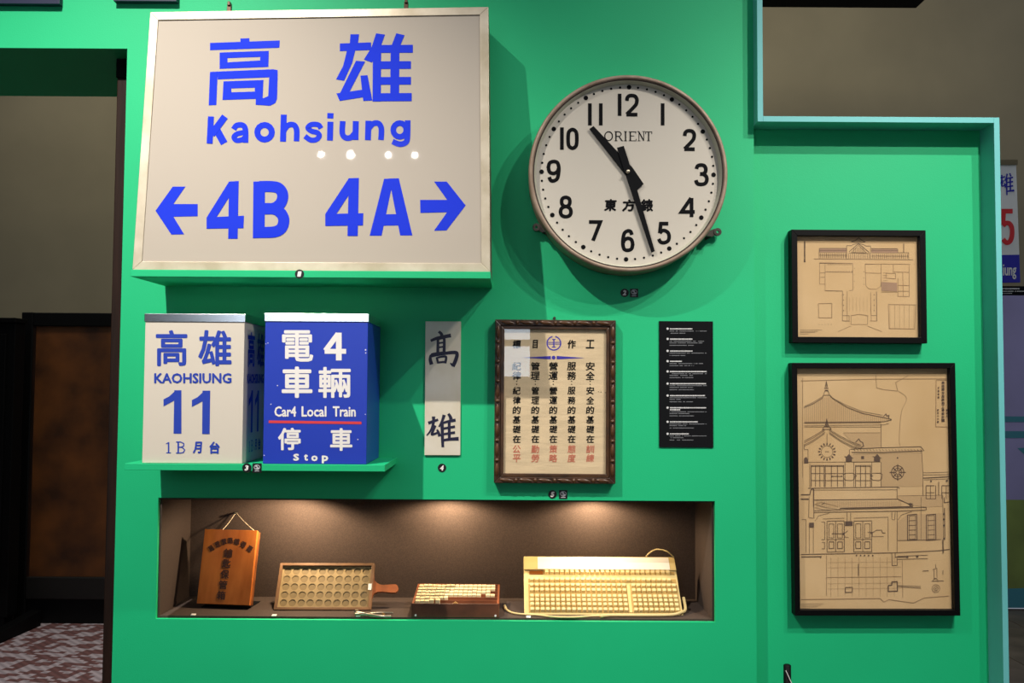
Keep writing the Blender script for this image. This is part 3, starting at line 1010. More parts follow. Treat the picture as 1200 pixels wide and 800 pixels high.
cols = [(417, '標', '紀律', '紀律的基礎在', '公平'), (484, '目', '管理', '管理的基礎在', '勤勞'), (549, None, '營運', '營運的基礎在', '策略'),
        (615, '作', '服務', '服務的基礎在', '態度'), (682, '工', '安全', '安全的基礎在', '訓練')]
for cx_, hd, big, sml, red in cols:
    if hd: k.text(hd, cx_ - (9 if hd == '目' else 15), 148, cx_ + (9 if hd == '目' else 15), 179, .9, .06)
    for i, ch in enumerate(big): k.text(ch, cx_ - 16, 228 + 34 * i, cx_ + 16, 258 + 34 * i, .6, .06)
    k.dot(cx_, 297, 2.2, 8).dot(cx_, 308, 2.2, 8)
    for i, ch in enumerate(sml): k.text(ch, cx_ - 14, 317 + 34.8 * i, cx_ + 14, 345 + 34.8 * i, .6, .08)
    for i, ch in enumerate(red): r2.text(ch, cx_ - 14, 527 + 33 * i, cx_ + 14, 556 + 33 * i, .5, .08)
k.dot(712, 335, 1.6, 6).dot(721, 336, 1.6, 6).dot(737, 338, 1.6, 6)
k.build('black_writing', INKK)
r2.build('red_writing', mat('faded_red_ink', (214, 124, 98), 0.7)).__setitem__('label', 'faded red last characters')
bl = Ink(nf, plane=0.020).src((470, 350), 3.077)
cx_, cy_ = 551, 160
for a0, a1 in ((-78, 78), (102, 258)):
    bl.stroke([(cx_ + 24.5 * math.sin(R(a0 + (a1 - a0) * i / 14 + 0)), cy_ - 24.5 * math.cos(R(a0 + (a1 - a0) * i / 14))) for i in range(15)], 4.2)
bl = Ink(nf, plane=0.020).src((470, 350), 3.077)
bl.stroke([(cx_ + 24.5 * math.sin(R(12 + 336 * i / 28)), cy_ - 24.5 * math.cos(R(12 + 336 * i / 28))) for i in range(29)], 4.2)
bl.stroke([(527, 157), (575, 157)], 2.4).stroke([(527, 163), (575, 163)], 2.4).stroke([(cx_, 145), (cx_, 174)], 4).stroke([(545, 146), (557, 146)], 3).stroke([(544, 174), (558, 174)], 3)
bl.poly((437, 212), (540, 206), (540, 218)).poly((664, 213), (561, 206), (561, 218)).dot(550, 212, 7)
bl.build('blue_emblem', mat('violet_blue_ink', (66, 58, 180), 0.6)).__setitem__('label', 'blue round railway emblem over a pointed line')

# ------------------------------------------------------------------ black caption panel
ip = wall_item('caption_panel', [(773, 376), (836, 376.5), (835.5, 524), (772, 524)], -0.004, 'narrow black caption panel with ten small white entries', 'panel', roll=0)
ip.host = MB().box(ip.cx - ip.w / 2, ip.cx + ip.w / 2, 0, 0.0038, 0, ip.h).build('board', MATTE, ip.root, 0.0005)
kb = Ink(ip, y=-0.0005)
kt = Ink(ip, y=-0.0005)


def dashes(ink, x0, x1, y, h, cw, gap=0.0):
    x = x0
    while x < x1 - .2:
        wch = cw * random.uniform(.6, 1.1)
        if random.random() > gap:
            hh = h * random.uniform(.75, 1.0)
            ink.poly((x, y - hh / 2), (min(x + wch * .85, x1), y - hh / 2), (min(x + wch * .85, x1), y + hh / 2), (x, y + hh / 2))
        x += wch


def entry(y0, head, lines, yb):
    kb.dot(782.3, y0, 1.35, 12)
    for hx, hy in head: dashes(kb, 785, hx, hy, 1.5, 1.75)
    for lx, ly in lines: dashes(kt, 784.6, lx, ly, .85, 1.5, .12)


entry(385, [(811.5, 385.2)], [(828, 387.8), (803, 390.3)], 0)
entry(397, [(811.5, 397.2)], [(827.5, 399.7), (823, 401.7), (813, 404.5)], 0)
entry(411, [(811.5, 411.2)], [(828, 413.6), (803, 416.4)], 0)
entry(423, [(799, 423.2)], [(824, 425.8), (813, 428.3)], 0)
entry(435, [(828, 435.2)], [(828, 437.7), (812, 439.7), (813, 442.3)], 0)
entry(449.3, [(827.5, 449.4)], [(828, 451.7), (812, 453.8), (813, 456.5)], 0)
entry(463.3, [(826, 463.4)], [(828, 465.8), (798, 467.8), (813, 470.6)], 0)
entry(477.5, [(827.5, 477.6), (797, 480)], [(828, 482.4), (808, 484.4), (813, 487.1)], 0)
entry(494, [(817.5, 494.1)], [(828, 496.6), (804, 498.5), (813, 501.3)], 0)
entry(508.1, [(807, 508.2)], [(828, 510.6), (801, 512.7), (813, 515.4)], 0)
kb.build('heading_text', mat('caption_white', (214, 214, 214), 0.6))
kt.build('caption_text', mat('caption_grey', (128, 130, 134), 0.6))

# ------------------------------------------------------------------ framed drawings on the right panel
OLDP = mat('old_tracing_paper', (230, 196, 146), 0.75, col2=(218, 182, 130), scale=4, bump=0.1)
INK1 = mat('sepia_ink', (104, 84, 70), 0.8)
INK2 = mat('faint_ink', (168, 138, 104), 0.8)
INK3 = mat('violet_wash', (178, 144, 116), 0.8)
FBLK = mat('black_frame_wood', (6, 6, 7), 0.5, spec=0.15)


def picture(cs, label, inner):
    it = wall_item('framed_drawing', cs, PY - 0.036, label, 'picture frame')
    xa, xb = it.cx - it.w / 2, it.cx + it.w / 2
    q = it.rect(inner)
    wd = ((q[0] - xa) + (xb - q[1]) + q[2] + (it.h - q[3])) / 4
    rails(it, xa, xb, 0, it.h, wd, 0, 0.0355, FBLK, bevel=0.001)
    it.host = MB().box(xa + wd, xb - wd, 0.019, 0.023, wd, it.h - wd).build('paper', OLDP, it.root)
    MB().box(xa + wd, xb - wd, 0.0095, 0.0110, wd, it.h - wd).build('glass', gl, it.root)
    return it


f1 = picture([(928, 268.5), (1085, 270), (1086.5, 401), (928, 402.5)], 'upper small black-framed station plan drawing on brown paper', [(934.5, 275.5), (1078.5, 277), (1080.5, 394), (936, 395)])
f2 = picture([(929.5, 425.5), (1122, 424.5), (1123, 719), (930, 723.5)], 'lower tall black-framed station elevation drawing on brown paper', [(937, 432), (1115.5, 431.5), (1118, 713), (937.5, 718)])
PP = 0.019
d1, d2, d3 = (Ink(f1, plane=PP).src((920, 260), 5.333) for _ in range(3))
# elevation strip
for y in (165, 178): d1.stroke([(213, y), (386, y)], 3); d1.stroke([(538, y + 2), (702, y + 2)], 3)
d1.stroke([(180, 231), (800, 236)], 2.2)
d3.poly((213, 166), (386, 166), (386, 190), (213, 190)).poly((540, 170), (704, 170), (704, 194), (540, 194))
d1.stroke([(213, 165), (213, 230)], 2.5).stroke([(772, 190), (772, 232)], 2.5).stroke([(704, 170), (704, 192), (772, 192)], 2.5)
for x in range(222, 384, 12): d1.stroke([(x, 194), (x, 226)], 2.4)
for x in range(548, 768, 12): d1.stroke([(x, 200), (x, 230)], 2.4)
d1.stroke([(213, 207), (386, 208)], 1.5).stroke([(540, 212), (770, 214)], 1.5)
d1.stroke([(741, 135), (741, 190)], 4)
d1.stroke([(413, 122), (440, 116), (459, 98), (480, 116), (500, 124)], 3.5).stroke([(413, 124), (500, 126)], 2.5)
d1.stroke([(384, 148), (384, 230)], 2.5).stroke([(534, 150), (534, 232)], 2.5).stroke([(384, 148), (412, 148)], 3).stroke([(505, 150), (534, 150)], 3)
d1.stroke([(400, 186), (430, 160), (459, 136), (490, 160), (525, 190)], 3.5).stroke([(412, 150), (425, 140), (459, 134), (492, 142), (508, 152)], 2.5)
d1.stroke([(415, 190), (459, 146), (508, 192), (415, 190)], 2)
for x in range(396, 530, 13): d1.stroke([(x, 198), (x, 230)], 2)
for x in range(430, 492, 10): d1.stroke([(x, 160), (x, 188)], 1.6)
d1.stroke([(400, 194), (530, 196)], 2)
# plan
for pts in ([(215, 255), (250, 255), (250, 430), (358, 432), (358, 618), (405, 620)], [(215, 255), (215, 388), (250, 388)], [(215, 318), (250, 318)], [(218, 345), (248, 345)],
            [(250, 255), (422, 258)], [(250, 312), (422, 314)], [(422, 258), (424, 425), (400, 430)], [(500, 262), (600, 264), (600, 400), (570, 420), (525, 418), (505, 400), (500, 262)],
            [(500, 318), (600, 320)], [(570, 435), (572, 618), (530, 618)], [(535, 440), (538, 618)], [(388, 432), (388, 618)], [(600, 262), (775, 264), (776, 465), (705, 465), (705, 350)],
            [(600, 437), (705, 437)], [(676, 262), (676, 312), (775, 314)], [(735, 314), (738, 462)], [(630, 320), (690, 320), (690, 355), (630, 350), (630, 320)], [(705, 395), (775, 397)], [(705, 432), (775, 432)],
            [(645, 515), (820, 517)], [(645, 515), (650, 665), (810, 668), (815, 518)], [(208, 510), (292, 508), (292, 598), (210, 598), (208, 510)],
            [(410, 585), (465, 576), (520, 586)], [(412, 588), (412, 640), (515, 640), (515, 588)], [(330, 685), (410, 650)], [(515, 650), (605, 685)]):
    d2.stroke(pts, 2.6)
for pts in ([(250, 429), (358, 431)], [(215, 258), (422, 258)], [(500, 264), (600, 264)], [(250, 312), (422, 314)], [(358, 432), (358, 618)], [(572, 435), (574, 618)], [(358, 585), (400, 585), (400, 618), (358, 618)], [(535, 585), (572, 585)]):
    d1.stroke(pts, 2.0)
for i in range(10): d1.dot(265 + i * 17, 309, 2.5, 6)
for i in range(5): d1.dot(212 + i * 19, 640, 2, 6)
for i in range(4): d1.dot(365, 455 + i * 33, 3, 6); d1.dot(556, 455 + i * 33, 3, 6)
for i in range(9): d2.stroke([(265 + i * 17, 262), (273 + i * 17, 268), (281 + i * 17, 262)], 2)
for i in range(7): d1.dot(432 + (i % 2) * 60, 290 + i * 20, 2.2, 6)
for y in range(318, 432, 16): d2.stroke([(612, y), (640, y)], 1.5)
for x in range(520, 820, 26): d2.stroke([(x, 262), (x, 266)], 3)
for x in range(655, 815, 30): d2.stroke([(x, 518), (x, 664)], 1.2)
for x in range(380, 560, 22): d2.stroke([(x, 470), (x, 560)], .8)
d3.poly((608, 395), (632, 395), (632, 430), (608, 430)).poly((602, 375), (700, 380), (700, 434), (602, 430))
d1.mb  # captions
for i in range(11): d1.text('臺高雄驛本屋新築平面圖'[i], 117, 120 + i * 12, 127, 131 + i * 12, .5)
for y, xe in ((675, 225), (684, 205), (690, 185), (700, 145)):
    x = 96
    while x < xe:
        d1.poly((x, y - 1.5), (x + 5, y - 1.5), (x + 5, y + 1.5), (x, y + 1.5)); x += 8.5
d3.build('wash', INK3); d2.build('faint_linework', INK2); d1.build('linework', INK1)

A = ((920, 415), 4.848)
Bc = ((920, 570), 4.848)
C8 = ((925, 560), 8.0)
D5 = ((1020, 560), 5.0)
e1, e2, e3 = (Ink(f2, plane=PP) for _ in range(3))
e1.src(*A); e2.src(*A); e3.src(*A)
# great roof
e1.stroke([(228, 185), (234, 152), (241, 185)], 3).stroke([(234, 152), (234, 190)], 2).stroke([(222, 192), (246, 192)], 3.5).stroke([(226, 204), (244, 204)], 5).stroke([(218, 228), (226, 208), (244, 208), (250, 228)], 2.5)
e1.stroke([(108, 302), (160, 280), (212, 248), (216, 232), (256, 232), (270, 250), (350, 300), (440, 335), (560, 358), (602, 368)], 3, False)
e1.stroke([(108, 296), (160, 272), (212, 240)], 2).stroke([(256, 240), (350, 290), (440, 325), (555, 346)], 2)
e1.stroke([(108, 386), (560, 382), (602, 372)], 3).stroke([(108, 392), (545, 388)], 2).stroke([(108, 405), (560, 400), (590, 392)], 2)
e1.stroke([(560, 352), (572, 338), (578, 350), (590, 346), (588, 362)], 4).dot(600, 371, 5, 8)
for x in range(112, 590, 11):
    yt = 302 - (x - 108) * .55 if x < 212 else (238 if x < 256 else 240 + (x - 256) * .50 if x < 350 else 290 + (x - 350) * .38 if x < 450 else 332 + (x - 450) * .2)
    if yt < 378: e2.stroke([(x, yt + 4), (x, 384)], 1.6)
e3.src(*A)
e1.stroke([(108, 412), (545, 412)], 2).stroke([(545, 395), (545, 530)], 2).stroke([(330, 445), (540, 445)], 1.6)
# gable
e1.stroke([(229, 405), (236, 366), (244, 405)], 4).stroke([(236, 366), (236, 410)], 3).stroke([(222, 410), (212, 425), (262, 425), (250, 410), (222, 410)], 3)
for dy_ in (0, 9, 22, 30):
    e1.stroke([(108, 492 + dy_), (160, 465 + dy_), (225, 425 + dy_ * .8)], 2.2).stroke([(250, 425 + dy_ * .8), (310, 462 + dy_), (380, 498 + dy_), (430, 515 + dy_ * .7)], 2.2)
e1.stroke([(400, 500), (418, 480), (428, 495), (440, 500), (446, 520), (430, 530)], 5)
e1.stroke([(108, 510), (108, 540), (130, 540)], 2).stroke([(130, 540), (130, 620)], 2).stroke([(365, 540), (365, 575)], 2)
for i in range(16):
    a_ = 2 * math.pi * i / 16
    e1.stroke([(238 + 38 * math.cos(a_), 552 + 38 * math.sin(a_)), (238 + 50 * math.cos(a_), 552 + 50 * math.sin(a_))], 6)
e1.stroke([(238 + 33 * math.cos(a_ * math.pi / 12), 552 + 33 * math.sin(a_ * math.pi / 12)) for a_ in range(24)], 1.8, closed=True)
e1.stroke([(228, 552), (250, 552)], 2).stroke([(238, 450), (238, 500)], 2)
# parapet and its tiles
e1.stroke([(370, 538), (540, 530), (770, 524), (790, 548)], 3).stroke([(378, 556), (560, 556), (780, 548)], 4).stroke([(385, 566), (775, 560)], 1.6)
for x in range(390, 775, 18): e1.stroke([(x, 538), (x + 8, 548)], 2)
e1.stroke([(775, 545), (782, 665)], 2).stroke([(108, 615), (140, 612), (540, 610)], 2)
for x in (345, 505):
    e1.poly((x, 608), (x, 585), (x + 18, 565), (x + 34, 585), (x + 34, 608)); e1.stroke([(x - 8, 580), (x + 42, 590)], 4)
e1.poly((108, 618), (108, 590), (120, 582), (130, 600), (130, 618)).poly((432, 578), (448, 578), (448, 594), (432, 594)).dot(638, 588, 5, 8)
# compass rose
e1.stroke([(639 + 35 * math.cos(a_ * math.pi / 14), 670 + 38 * math.sin(a_ * math.pi / 14)) for a_ in range(28)], 4, closed=True)
e1.stroke([(639 + 22 * math.cos(a_ * math.pi / 10), 670 + 24 * math.sin(a_ * math.pi / 10)) for a_ in range(20)], 3, closed=True)
for i in range(8):
    a_ = math.pi * i / 4
    e1.stroke([(639 + 8 * math.cos(a_), 670 + 8 * math.sin(a_)), (639 + (46 if i % 2 == 0 else 34) * math.cos(a_), 670 + (46 if i % 2 == 0 else 34) * math.sin(a_))], 5)
# upper windows
for x0_, x1_ in ((148, 222), (228, 332), (400, 485)):
    e1.stroke([(x0_, 628), (x0_, 752)], 3).stroke([(x1_, 628), (x1_, 752)], 3).stroke([(x0_, 630), (x1_, 630)], 2)
    for y in (635, 676, 716): e1.stroke([(x0_, y), (x1_, y)], 2.6)
    n = 3
    for i in range(1, n): e1.stroke([(x0_ + (x1_ - x0_) * i / n, 630), (x0_ + (x1_ - x0_) * i / n, 752)], 2.6)
e1.stroke([(260, 692), (325, 692)], 3).dot(265, 692, 4, 6).dot(322, 692, 4, 6)
for x in (365, 520): e1.stroke([(x - 32, 680), (x - 20, 674), (x + 20, 674), (x + 32, 682), (x + 28, 708), (x + 14, 716), (x - 22, 714), (x - 34, 702), (x - 32, 680)], 2.6)
e1.stroke([(485, 690), (500, 690)], 3).dot(402, 690, 4, 6).dot(486, 688, 4, 6)
e1.stroke([(340, 612), (340, 752)], 2).stroke([(390, 612), (390, 752)], 2).stroke([(492, 612), (492, 752)], 2).stroke([(545, 612), (545, 752)], 2).stroke([(140, 620), (140, 760)], 2)
e1.stroke([(130, 760), (640, 752), (650, 762)], 3).stroke([(155, 770), (636, 768)], 2)
# right wing
e1.stroke([(782, 672), (935, 668)], 2).stroke([(784, 684), (935, 682)], 2).stroke([(784, 702), (935, 694)], 4).stroke([(790, 712), (935, 706)], 2).stroke([(783, 665), (783, 800)], 2)
e1.dot(828, 720, 5, 8).dot(918, 718, 6, 8).stroke([(872, 722), (872, 800)], 3)
for x0_ in (800, 890):
    e1.stroke([(x0_, 745), (x0_, 820)], 3).stroke([(x0_, 745), (x0_ + 48, 745)], 3).stroke([(x0_ + 25, 745), (x0_ + 25, 820)], 2.5).stroke([(x0_, 785), (x0_ + 48, 785)], 2.5)
    if x0_ < 850: e1.stroke([(x0_ + 55, 745), (x0_ + 55, 820), (x0_, 820)], 3)
# title block
e2.stroke([(858, 145), (932, 145), (930, 412), (856, 410), (858, 145)], 2.4)
for i, ch in enumerate('高雄驛本屋新築工事設計圖'): e1.text(ch, 888, 152 + i * 19.5, 905, 169 + i * 19.5, .5)
for i, ch in enumerate('正面姿圖'): e1.text(ch, 866, 185 + i * 18, 875, 196 + i * 18, .5)
for i, ch in enumerate('縮五十分一'): e1.text(ch, 863, 310 + i * 17, 872, 321 + i * 17, .5)
for i, ch in enumerate('圖面六'): e1.text(ch, 914, 312 + i * 17, 923, 323 + i * 17, .4)
e2.stroke([(90, 150), (500, 140), (930, 138)], 2.4).stroke([(100, 130), (100, 700)], 1.6)
# torn layer edge and stains
e2.stroke([(515, 118), (520, 190), (560, 200), (640, 208), (628, 160), (700, 120)], 2.5).stroke([(645, 210), (690, 250), (660, 330), (648, 480), (655, 520)], 2, True)
# lower half
e1.src(*Bc); e2.src(*Bc)
e1.stroke([(90, 45), (140, 45), (146, 18), (160, 8)], 5).stroke([(90, 70), (133, 70)], 6).stroke([(136, 55), (134, 175), (160, 178)], 2).stroke([(163, 12), (163, 178)], 2.6)
e1.stroke([(160, 10), (160, 115)], 2).stroke([(636, 0), (636, 70)], 2).stroke([(163, 75), (640, 70), (690, 92), (728, 108)], 3.2).dot(712, 100, 8, 8).stroke([(700, 96), (725, 98)], 5)
e1.stroke([(310, 122), (725, 112)], 4).stroke([(165, 135), (340, 130)], 2.5).stroke([(340, 128), (800, 116), (802, 130)], 3).stroke([(163, 145), (640, 138), (800, 132)], 3)
for x in range(180, 660, 9): e2.stroke([(x, 80), (x, 118)], 1.5)
e2.stroke([(165, 100), (205, 88), (300, 112)], 2)
e1.stroke([(170, 100), (230, 118), (320, 130)], 2).stroke([(210, 100), (225, 88)], 3).stroke([(170, 118), (210, 128), (260, 132)], 2)
e3.src(*Bc)
e1.poly((136, 204), (163, 204), (163, 230), (136, 230)).poly((341, 196), (383, 196), (383, 222), (341, 222))
e1.stroke([(137, 232), (137, 380)], 1.8).stroke([(160, 232), (160, 380)], 1.8).stroke([(352, 145), (352, 196)], 2).stroke([(372, 145), (372, 196)], 2).stroke([(170, 195), (190, 165), (250, 150)], 2)
e1.stroke([(606, 142), (606, 185), (622, 188), (625, 142)], 2).stroke([(636, 138), (636, 370)], 2).stroke([(585, 172), (585, 365)], 1.8).stroke([(390, 178), (585, 172)], 2).stroke([(215, 182), (336, 178)], 2).stroke([(95, 185), (118, 185), (118, 375)], 2)
e1.stroke([(640, 190), (660, 160), (720, 140)], 2)
# doors
for x0_, x1_ in ((238, 336), (390, 492)):
    e1.stroke([(x0_, 195), (x0_, 370)], 2.6).stroke([(x1_, 195), (x1_, 370)], 2.6).stroke([(x0_, 195), (x1_, 193)], 2.6).stroke([(x0_, 370), (x1_, 368)], 2.6).stroke([((x0_ + x1_) / 2, 195), ((x0_ + x1_) / 2, 370)], 2.4)
    e1.stroke([(x0_, 300), (x1_, 298)], 2.4)
    wq = (x1_ - x0_) / 2
    for s_ in (0, 1):
        a_, b_ = x0_ + s_ * wq + 11, x0_ + (s_ + 1) * wq - 11
        e1.stroke([(a_, 210), (b_, 210), (b_, 290), (a_, 290), (a_, 210)], 2.2)
        e1.stroke([(a_, 312), (b_, 312), (b_, 350), (a_, 350), (a_, 312)], 3)
e1.stroke([(206, 200), (225, 200), (225, 300), (206, 300)], 2.2).stroke([(208, 315), (224, 315), (224, 352), (208, 352)], 2.2)
e1.stroke([(265, 266), (335, 266), (355, 250)], 3).dot(332, 266, 6, 8).stroke([(335, 268), (340, 285), (360, 288)], 2)
e1.stroke([(468, 258), (500, 258), (520, 246), (548, 246), (552, 262), (570, 262)], 2.6).dot(492, 262, 6, 8).stroke([(495, 264), (495, 282), (560, 282)], 2.2)
# tall windows right
for x0_ in (695, 802):
    e1.stroke([(x0_, 160), (x0_ + 52, 156), (x0_ + 54, 300), (x0_, 304), (x0_, 160)], 4).stroke([(x0_ + 9, 166), (x0_ + 45, 163), (x0_ + 45, 296), (x0_ + 9, 298), (x0_ + 9, 166)], 2)
    for i in range(1, 5): e1.stroke([(x0_ + 6, 166 + i * 27), (x0_ + 48, 164 + i * 27)], 2.6)
e1.stroke([(640, 306), (885, 300)], 2).stroke([(640, 52), (895, 48)], 2).stroke([(895, 48), (900, 375)], 2).stroke([(772, 60), (772, 300)], 1.4)
e1.stroke([(903, 60), (905, 90), (935, 86)], 3.5).stroke([(905, 120), (907, 300)], 4).stroke([(893, 300), (896, 380)], 3).stroke([(880, 362), (935, 355)], 3.5)
for y in (155, 185, 220, 295): e1.dot(903, y, 6, 8)
# ground and details
e1.stroke([(90, 384), (640, 374), (880, 362)], 3.2).stroke([(92, 398), (205, 396), (200, 405)], 4)
for i in range(5): e1.dot(405 + i * 23, 390, 4.5, 6)
e1.stroke([(606, 378), (608, 448), (636, 446), (636, 405)], 2.6).stroke([(636, 395), (810, 388)], 2.4).stroke([(636, 412), (810, 408)], 2.4).dot(694, 398, 7, 8).dot(750, 396, 7, 8).stroke([(625, 378), (625, 400), (690, 398)], 3)
e1.stroke([(416, 438), (416, 505)], 3).stroke([(342, 572), (382, 570), (382, 598), (342, 600), (342, 572)], 3.5)
e1.stroke([(586, 560), (606, 558), (606, 540), (636, 538), (638, 592), (586, 594), (586, 560)], 5).stroke([(640, 560), (770, 566)], 2.2).stroke([(640, 567), (770, 575)], 2.6)
e1.stroke([(838, 470), (862, 462), (862, 520), (846, 525), (846, 468)], 2).stroke([(832, 536), (900, 534)], 3).stroke([(855, 440), (855, 460)], 2).stroke([(780, 478), (815, 476)], 3).stroke([(840, 530), (852, 518), (868, 530)], 2.5)
e1.stroke([(856 + 22 * math.cos(a_ * math.pi / 10), 578 + 22 * math.sin(a_ * math.pi / 10)) for a_ in range(20)], 2, closed=True).stroke([(856 + 12 * math.cos(a_ * math.pi / 8), 578 + 12 * math.sin(a_ * math.pi / 8)) for a_ in range(16)], 2.4, closed=True).dot(856, 578, 3.5, 8)
e1.stroke([(896, 475), (896, 500)], 2.5)
e2.stroke([(235, 390), (235, 620)], 2).stroke([(235, 515), (660, 510)], 2.4).stroke([(90, 640), (540, 634), (560, 655), (590, 640), (730, 660), (790, 630), (930, 620)], 3).stroke([(665, 410), (668, 630)], 2)
for y in (430, 460, 550, 580): e2.stroke([(240, y), (660, y - 4)], 1.2)
for x in range(260, 660, 40): e2.stroke([(x, 400), (x, 625)], 1.1)
for y, xe in ((665, 215), (674, 195), (682, 180), (690, 140)):
    x = 92
    while x < xe:
        e1.poly((x, y - 1.2), (x + 5, y - 1.2), (x + 5, y + 1.2), (x, y + 1.2)); x += 8.5
e3.src(*A).poly((372, 570), (772, 562), (780, 750), (640, 752), (545, 752), (545, 612), (372, 612)).poly((330, 450), (545, 450), (545, 530), (420, 534))
e3.src(*Bc).poly((640, 54), (893, 50), (893, 112), (802, 116), (728, 106), (640, 72)).poly((640, 200), (690, 160), (890, 150), (893, 298), (640, 304))
e3.build('wash', mat('paper_wash', (208, 174, 128), 0.8)); 
for v_i in (e2, e1):
    pass
e2.y = e1.y = -0.001
e2.build('faint_linework', INK2).location.y = -0.0003
e1.build('linework', INK1).location.y = -0.0005

# ------------------------------------------------------------------ niche exhibits
def zfloor(): return NZ + 0.0006


# key box
WOODO = mat('orange_varnished_wood', (208, 122, 54), 0.25, col2=(160, 86, 32), scale=5, stretch=(3, 3, .8), bump=0.1, coat=0.4)
kbx = plane_item('key_box', 261, 708, 0.100, -7.0, 18.0, 'orange wooden key box hanging by a string in the niche', 'box')
kbx_c = [kbx.L(*p) for p in ((230.3, 707), (292.3, 708.3), (301.5, 621), (240, 620))]
for i in (0, 1): kbx_c[i] = (kbx_c[i][0], 0.0)
hh = (kbx_c[2][1] + kbx_c[3][1]) / 2
kbx_c[2] = (kbx_c[2][0], hh); kbx_c[3] = (kbx_c[3][0], hh)
kbx.host = MB().prism(kbx_c, 0.0, 0.012).build('front_board', WOODO, kbx.root, 0.001)
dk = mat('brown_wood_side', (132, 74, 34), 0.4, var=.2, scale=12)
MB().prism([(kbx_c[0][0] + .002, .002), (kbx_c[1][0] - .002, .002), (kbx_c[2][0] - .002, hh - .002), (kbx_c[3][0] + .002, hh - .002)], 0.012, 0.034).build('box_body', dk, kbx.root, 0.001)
k = Ink(kbx).src((180, 580), 5.0)
arc = '局理管路鐵灣臺'
for i, ch in enumerate(arc):
    u = i / 6
    ax = 338 + u * (565 - 338)
    ay = 318 - 62 * math.sin(math.pi * (0.08 + 0.84 * u)) + 10
    k.text(ch, ax - 15, ay - 18, ax + 15, ay + 18, 1.6, 0, (u - .5) * 70)
for i, ch in enumerate('鑰匙保管箱'):
    k.text(ch, 414 - i * 10.5, 313 + i * 62, 464 - i * 10.5, 365 + i * 62, 1.8, 0.05, 4)
k.build('lettering', mat('dark_burnt_print', (66, 34, 22), 0.6))
st1 = kbx.L(258.5, 620); st2 = kbx.L(297, 619)
nail = kbx.Mi @ Vector((world_pt(276.5, 600.5, ND - 0.012).x, ND - 0.012, world_pt(276.5, 600.5, ND - 0.012).z))
tube_mb([(st1[0], 0.012, hh - .001), tuple((Vector((st1[0], 0.012, hh)) + nail) / 2 + Vector((0, 0, -.004))), tuple(nail)], 0.0012, 6).build('string', mat('pale_string', (190, 176, 150), 0.8), kbx.root, smooth=True)
tube_mb([(st2[0], 0.012, hh - .001), tuple((Vector((st2[0], 0.012, hh)) + nail) / 2 + Vector((0, 0, -.003))), tuple(nail)], 0.0016, 6).build('string', MATS['pale_string'], kbx.root, smooth=True)
nw = kbx.M @ nail
tag(MB().lathe_y([(0, -.014), (.003, -.014), (.003, .0118), (0, .0118)], 10).build('wall_nail', LUG), 'dark nail in the niche back wall above the key box', 'nail')
bpy.data.objects['wall_nail'].location = nw
sb = world_pt(232, 708, 0.105); sb2 = world_pt(292, 708, 0.105)
ymin = 0.104
o = MB().box(-(0.150) / 2, .150 / 2, -0.0, 0.10, 0, min((kbx.M @ Vector((0, .034, 0))).z, kbx.M.translation.z) - NZ - 0.002).build('display_block', MATTE, None, 0.001)
o.location = ((kbx.M @ Vector(((kbx_c[0][0] + kbx_c[1][0]) / 2, 0, 0))).x + .002, 0.108, zfloor()); o.rotation_euler = (0, 0, R(-7))
tag(o, 'low black block under the wooden key box', 'stand')

# ticket tray
TRW = mat('tray_wood', (116, 84, 54), 0.5, var=.15, scale=12)
TRP = mat('tray_olive_panel', (146, 126, 86), 0.55, var=.05, scale=20)
tr_ = plane_item('counting_tray', 379, 717.3, 0.090, 1.0, 33.0, 'shallow wooden counting tray with fifty round hollows and a handle', 'tray', z=zfloor() + .0002)
tc_ = tr_.rect([(327.7, 659.4), (438, 660.5), (435.4, 717), (321.5, 717.4)])
hT = tc_[3]
rails(tr_, tc_[0], tc_[1], 0, hT, 0.0085, -0.004, 0.016, TRW, 'tray_rail', 0.0008)
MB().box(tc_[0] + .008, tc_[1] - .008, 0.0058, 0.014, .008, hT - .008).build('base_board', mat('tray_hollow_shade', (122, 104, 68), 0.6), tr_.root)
ix0, ix1, iz0, iz1 = tc_[0] + .0085, tc_[1] - .0085, .0085, hT - .0085
# perforated board: a square cell with a round hole, fifty times
mb = MB()
nc, nr = 10, 5
cw, ch_ = (ix1 - ix0 - .006) / nc, (iz1 - iz0 - .006) / nr
n = 24
for i in range(nc):
    for j in range(nr):
        cx_, cz_ = ix0 + .003 + cw * (i + .5), iz0 + .003 + ch_ * (j + .5)
        r_ = min(cw, ch_) * .44
        ci = [(cx_ + r_ * math.cos(2 * math.pi * q / n), cz_ + r_ * math.sin(2 * math.pi * q / n)) for q in range(n)]
        so = []
        for q in range(n):
            a_ = 2 * math.pi * q / n
            m_ = max(abs(math.cos(a_)), abs(math.sin(a_)))
            so.append((cx_ + cw / 2 * math.cos(a_) / m_, cz_ + ch_ / 2 * math.sin(a_) / m_))
        vs = [(x, 0.004, z) for x, z in so] + [(x, 0.004, z) for x, z in ci] + [(x, 0.0056, z) for x, z in ci]
        fs = []
        for q in range(n):
            p_ = (q + 1) % n
            fs.append((q, p_, p_ + n, q + n)); fs.append((q + n, p_ + n, p_ + 2 * n, q + 2 * n))
        mb.add(vs, fs)
mb.box(ix0, ix0 + .003, .004, .0098, iz0, iz1).box(ix1 - .003, ix1, .004, .0098, iz0, iz1).box(ix0, ix1, .004, .0098, iz0, iz0 + .003).box(ix0, ix1, .004, .0098, iz1 - .003, iz1)
mb.build('perforated_board', TRP, tr_.root)
hz = tr_.L(445, 689)[1]
hx0 = tc_[1]; hx1 = tr_.L(466.5, 691)[0]; hxm = tr_.L(446, 690)[0]
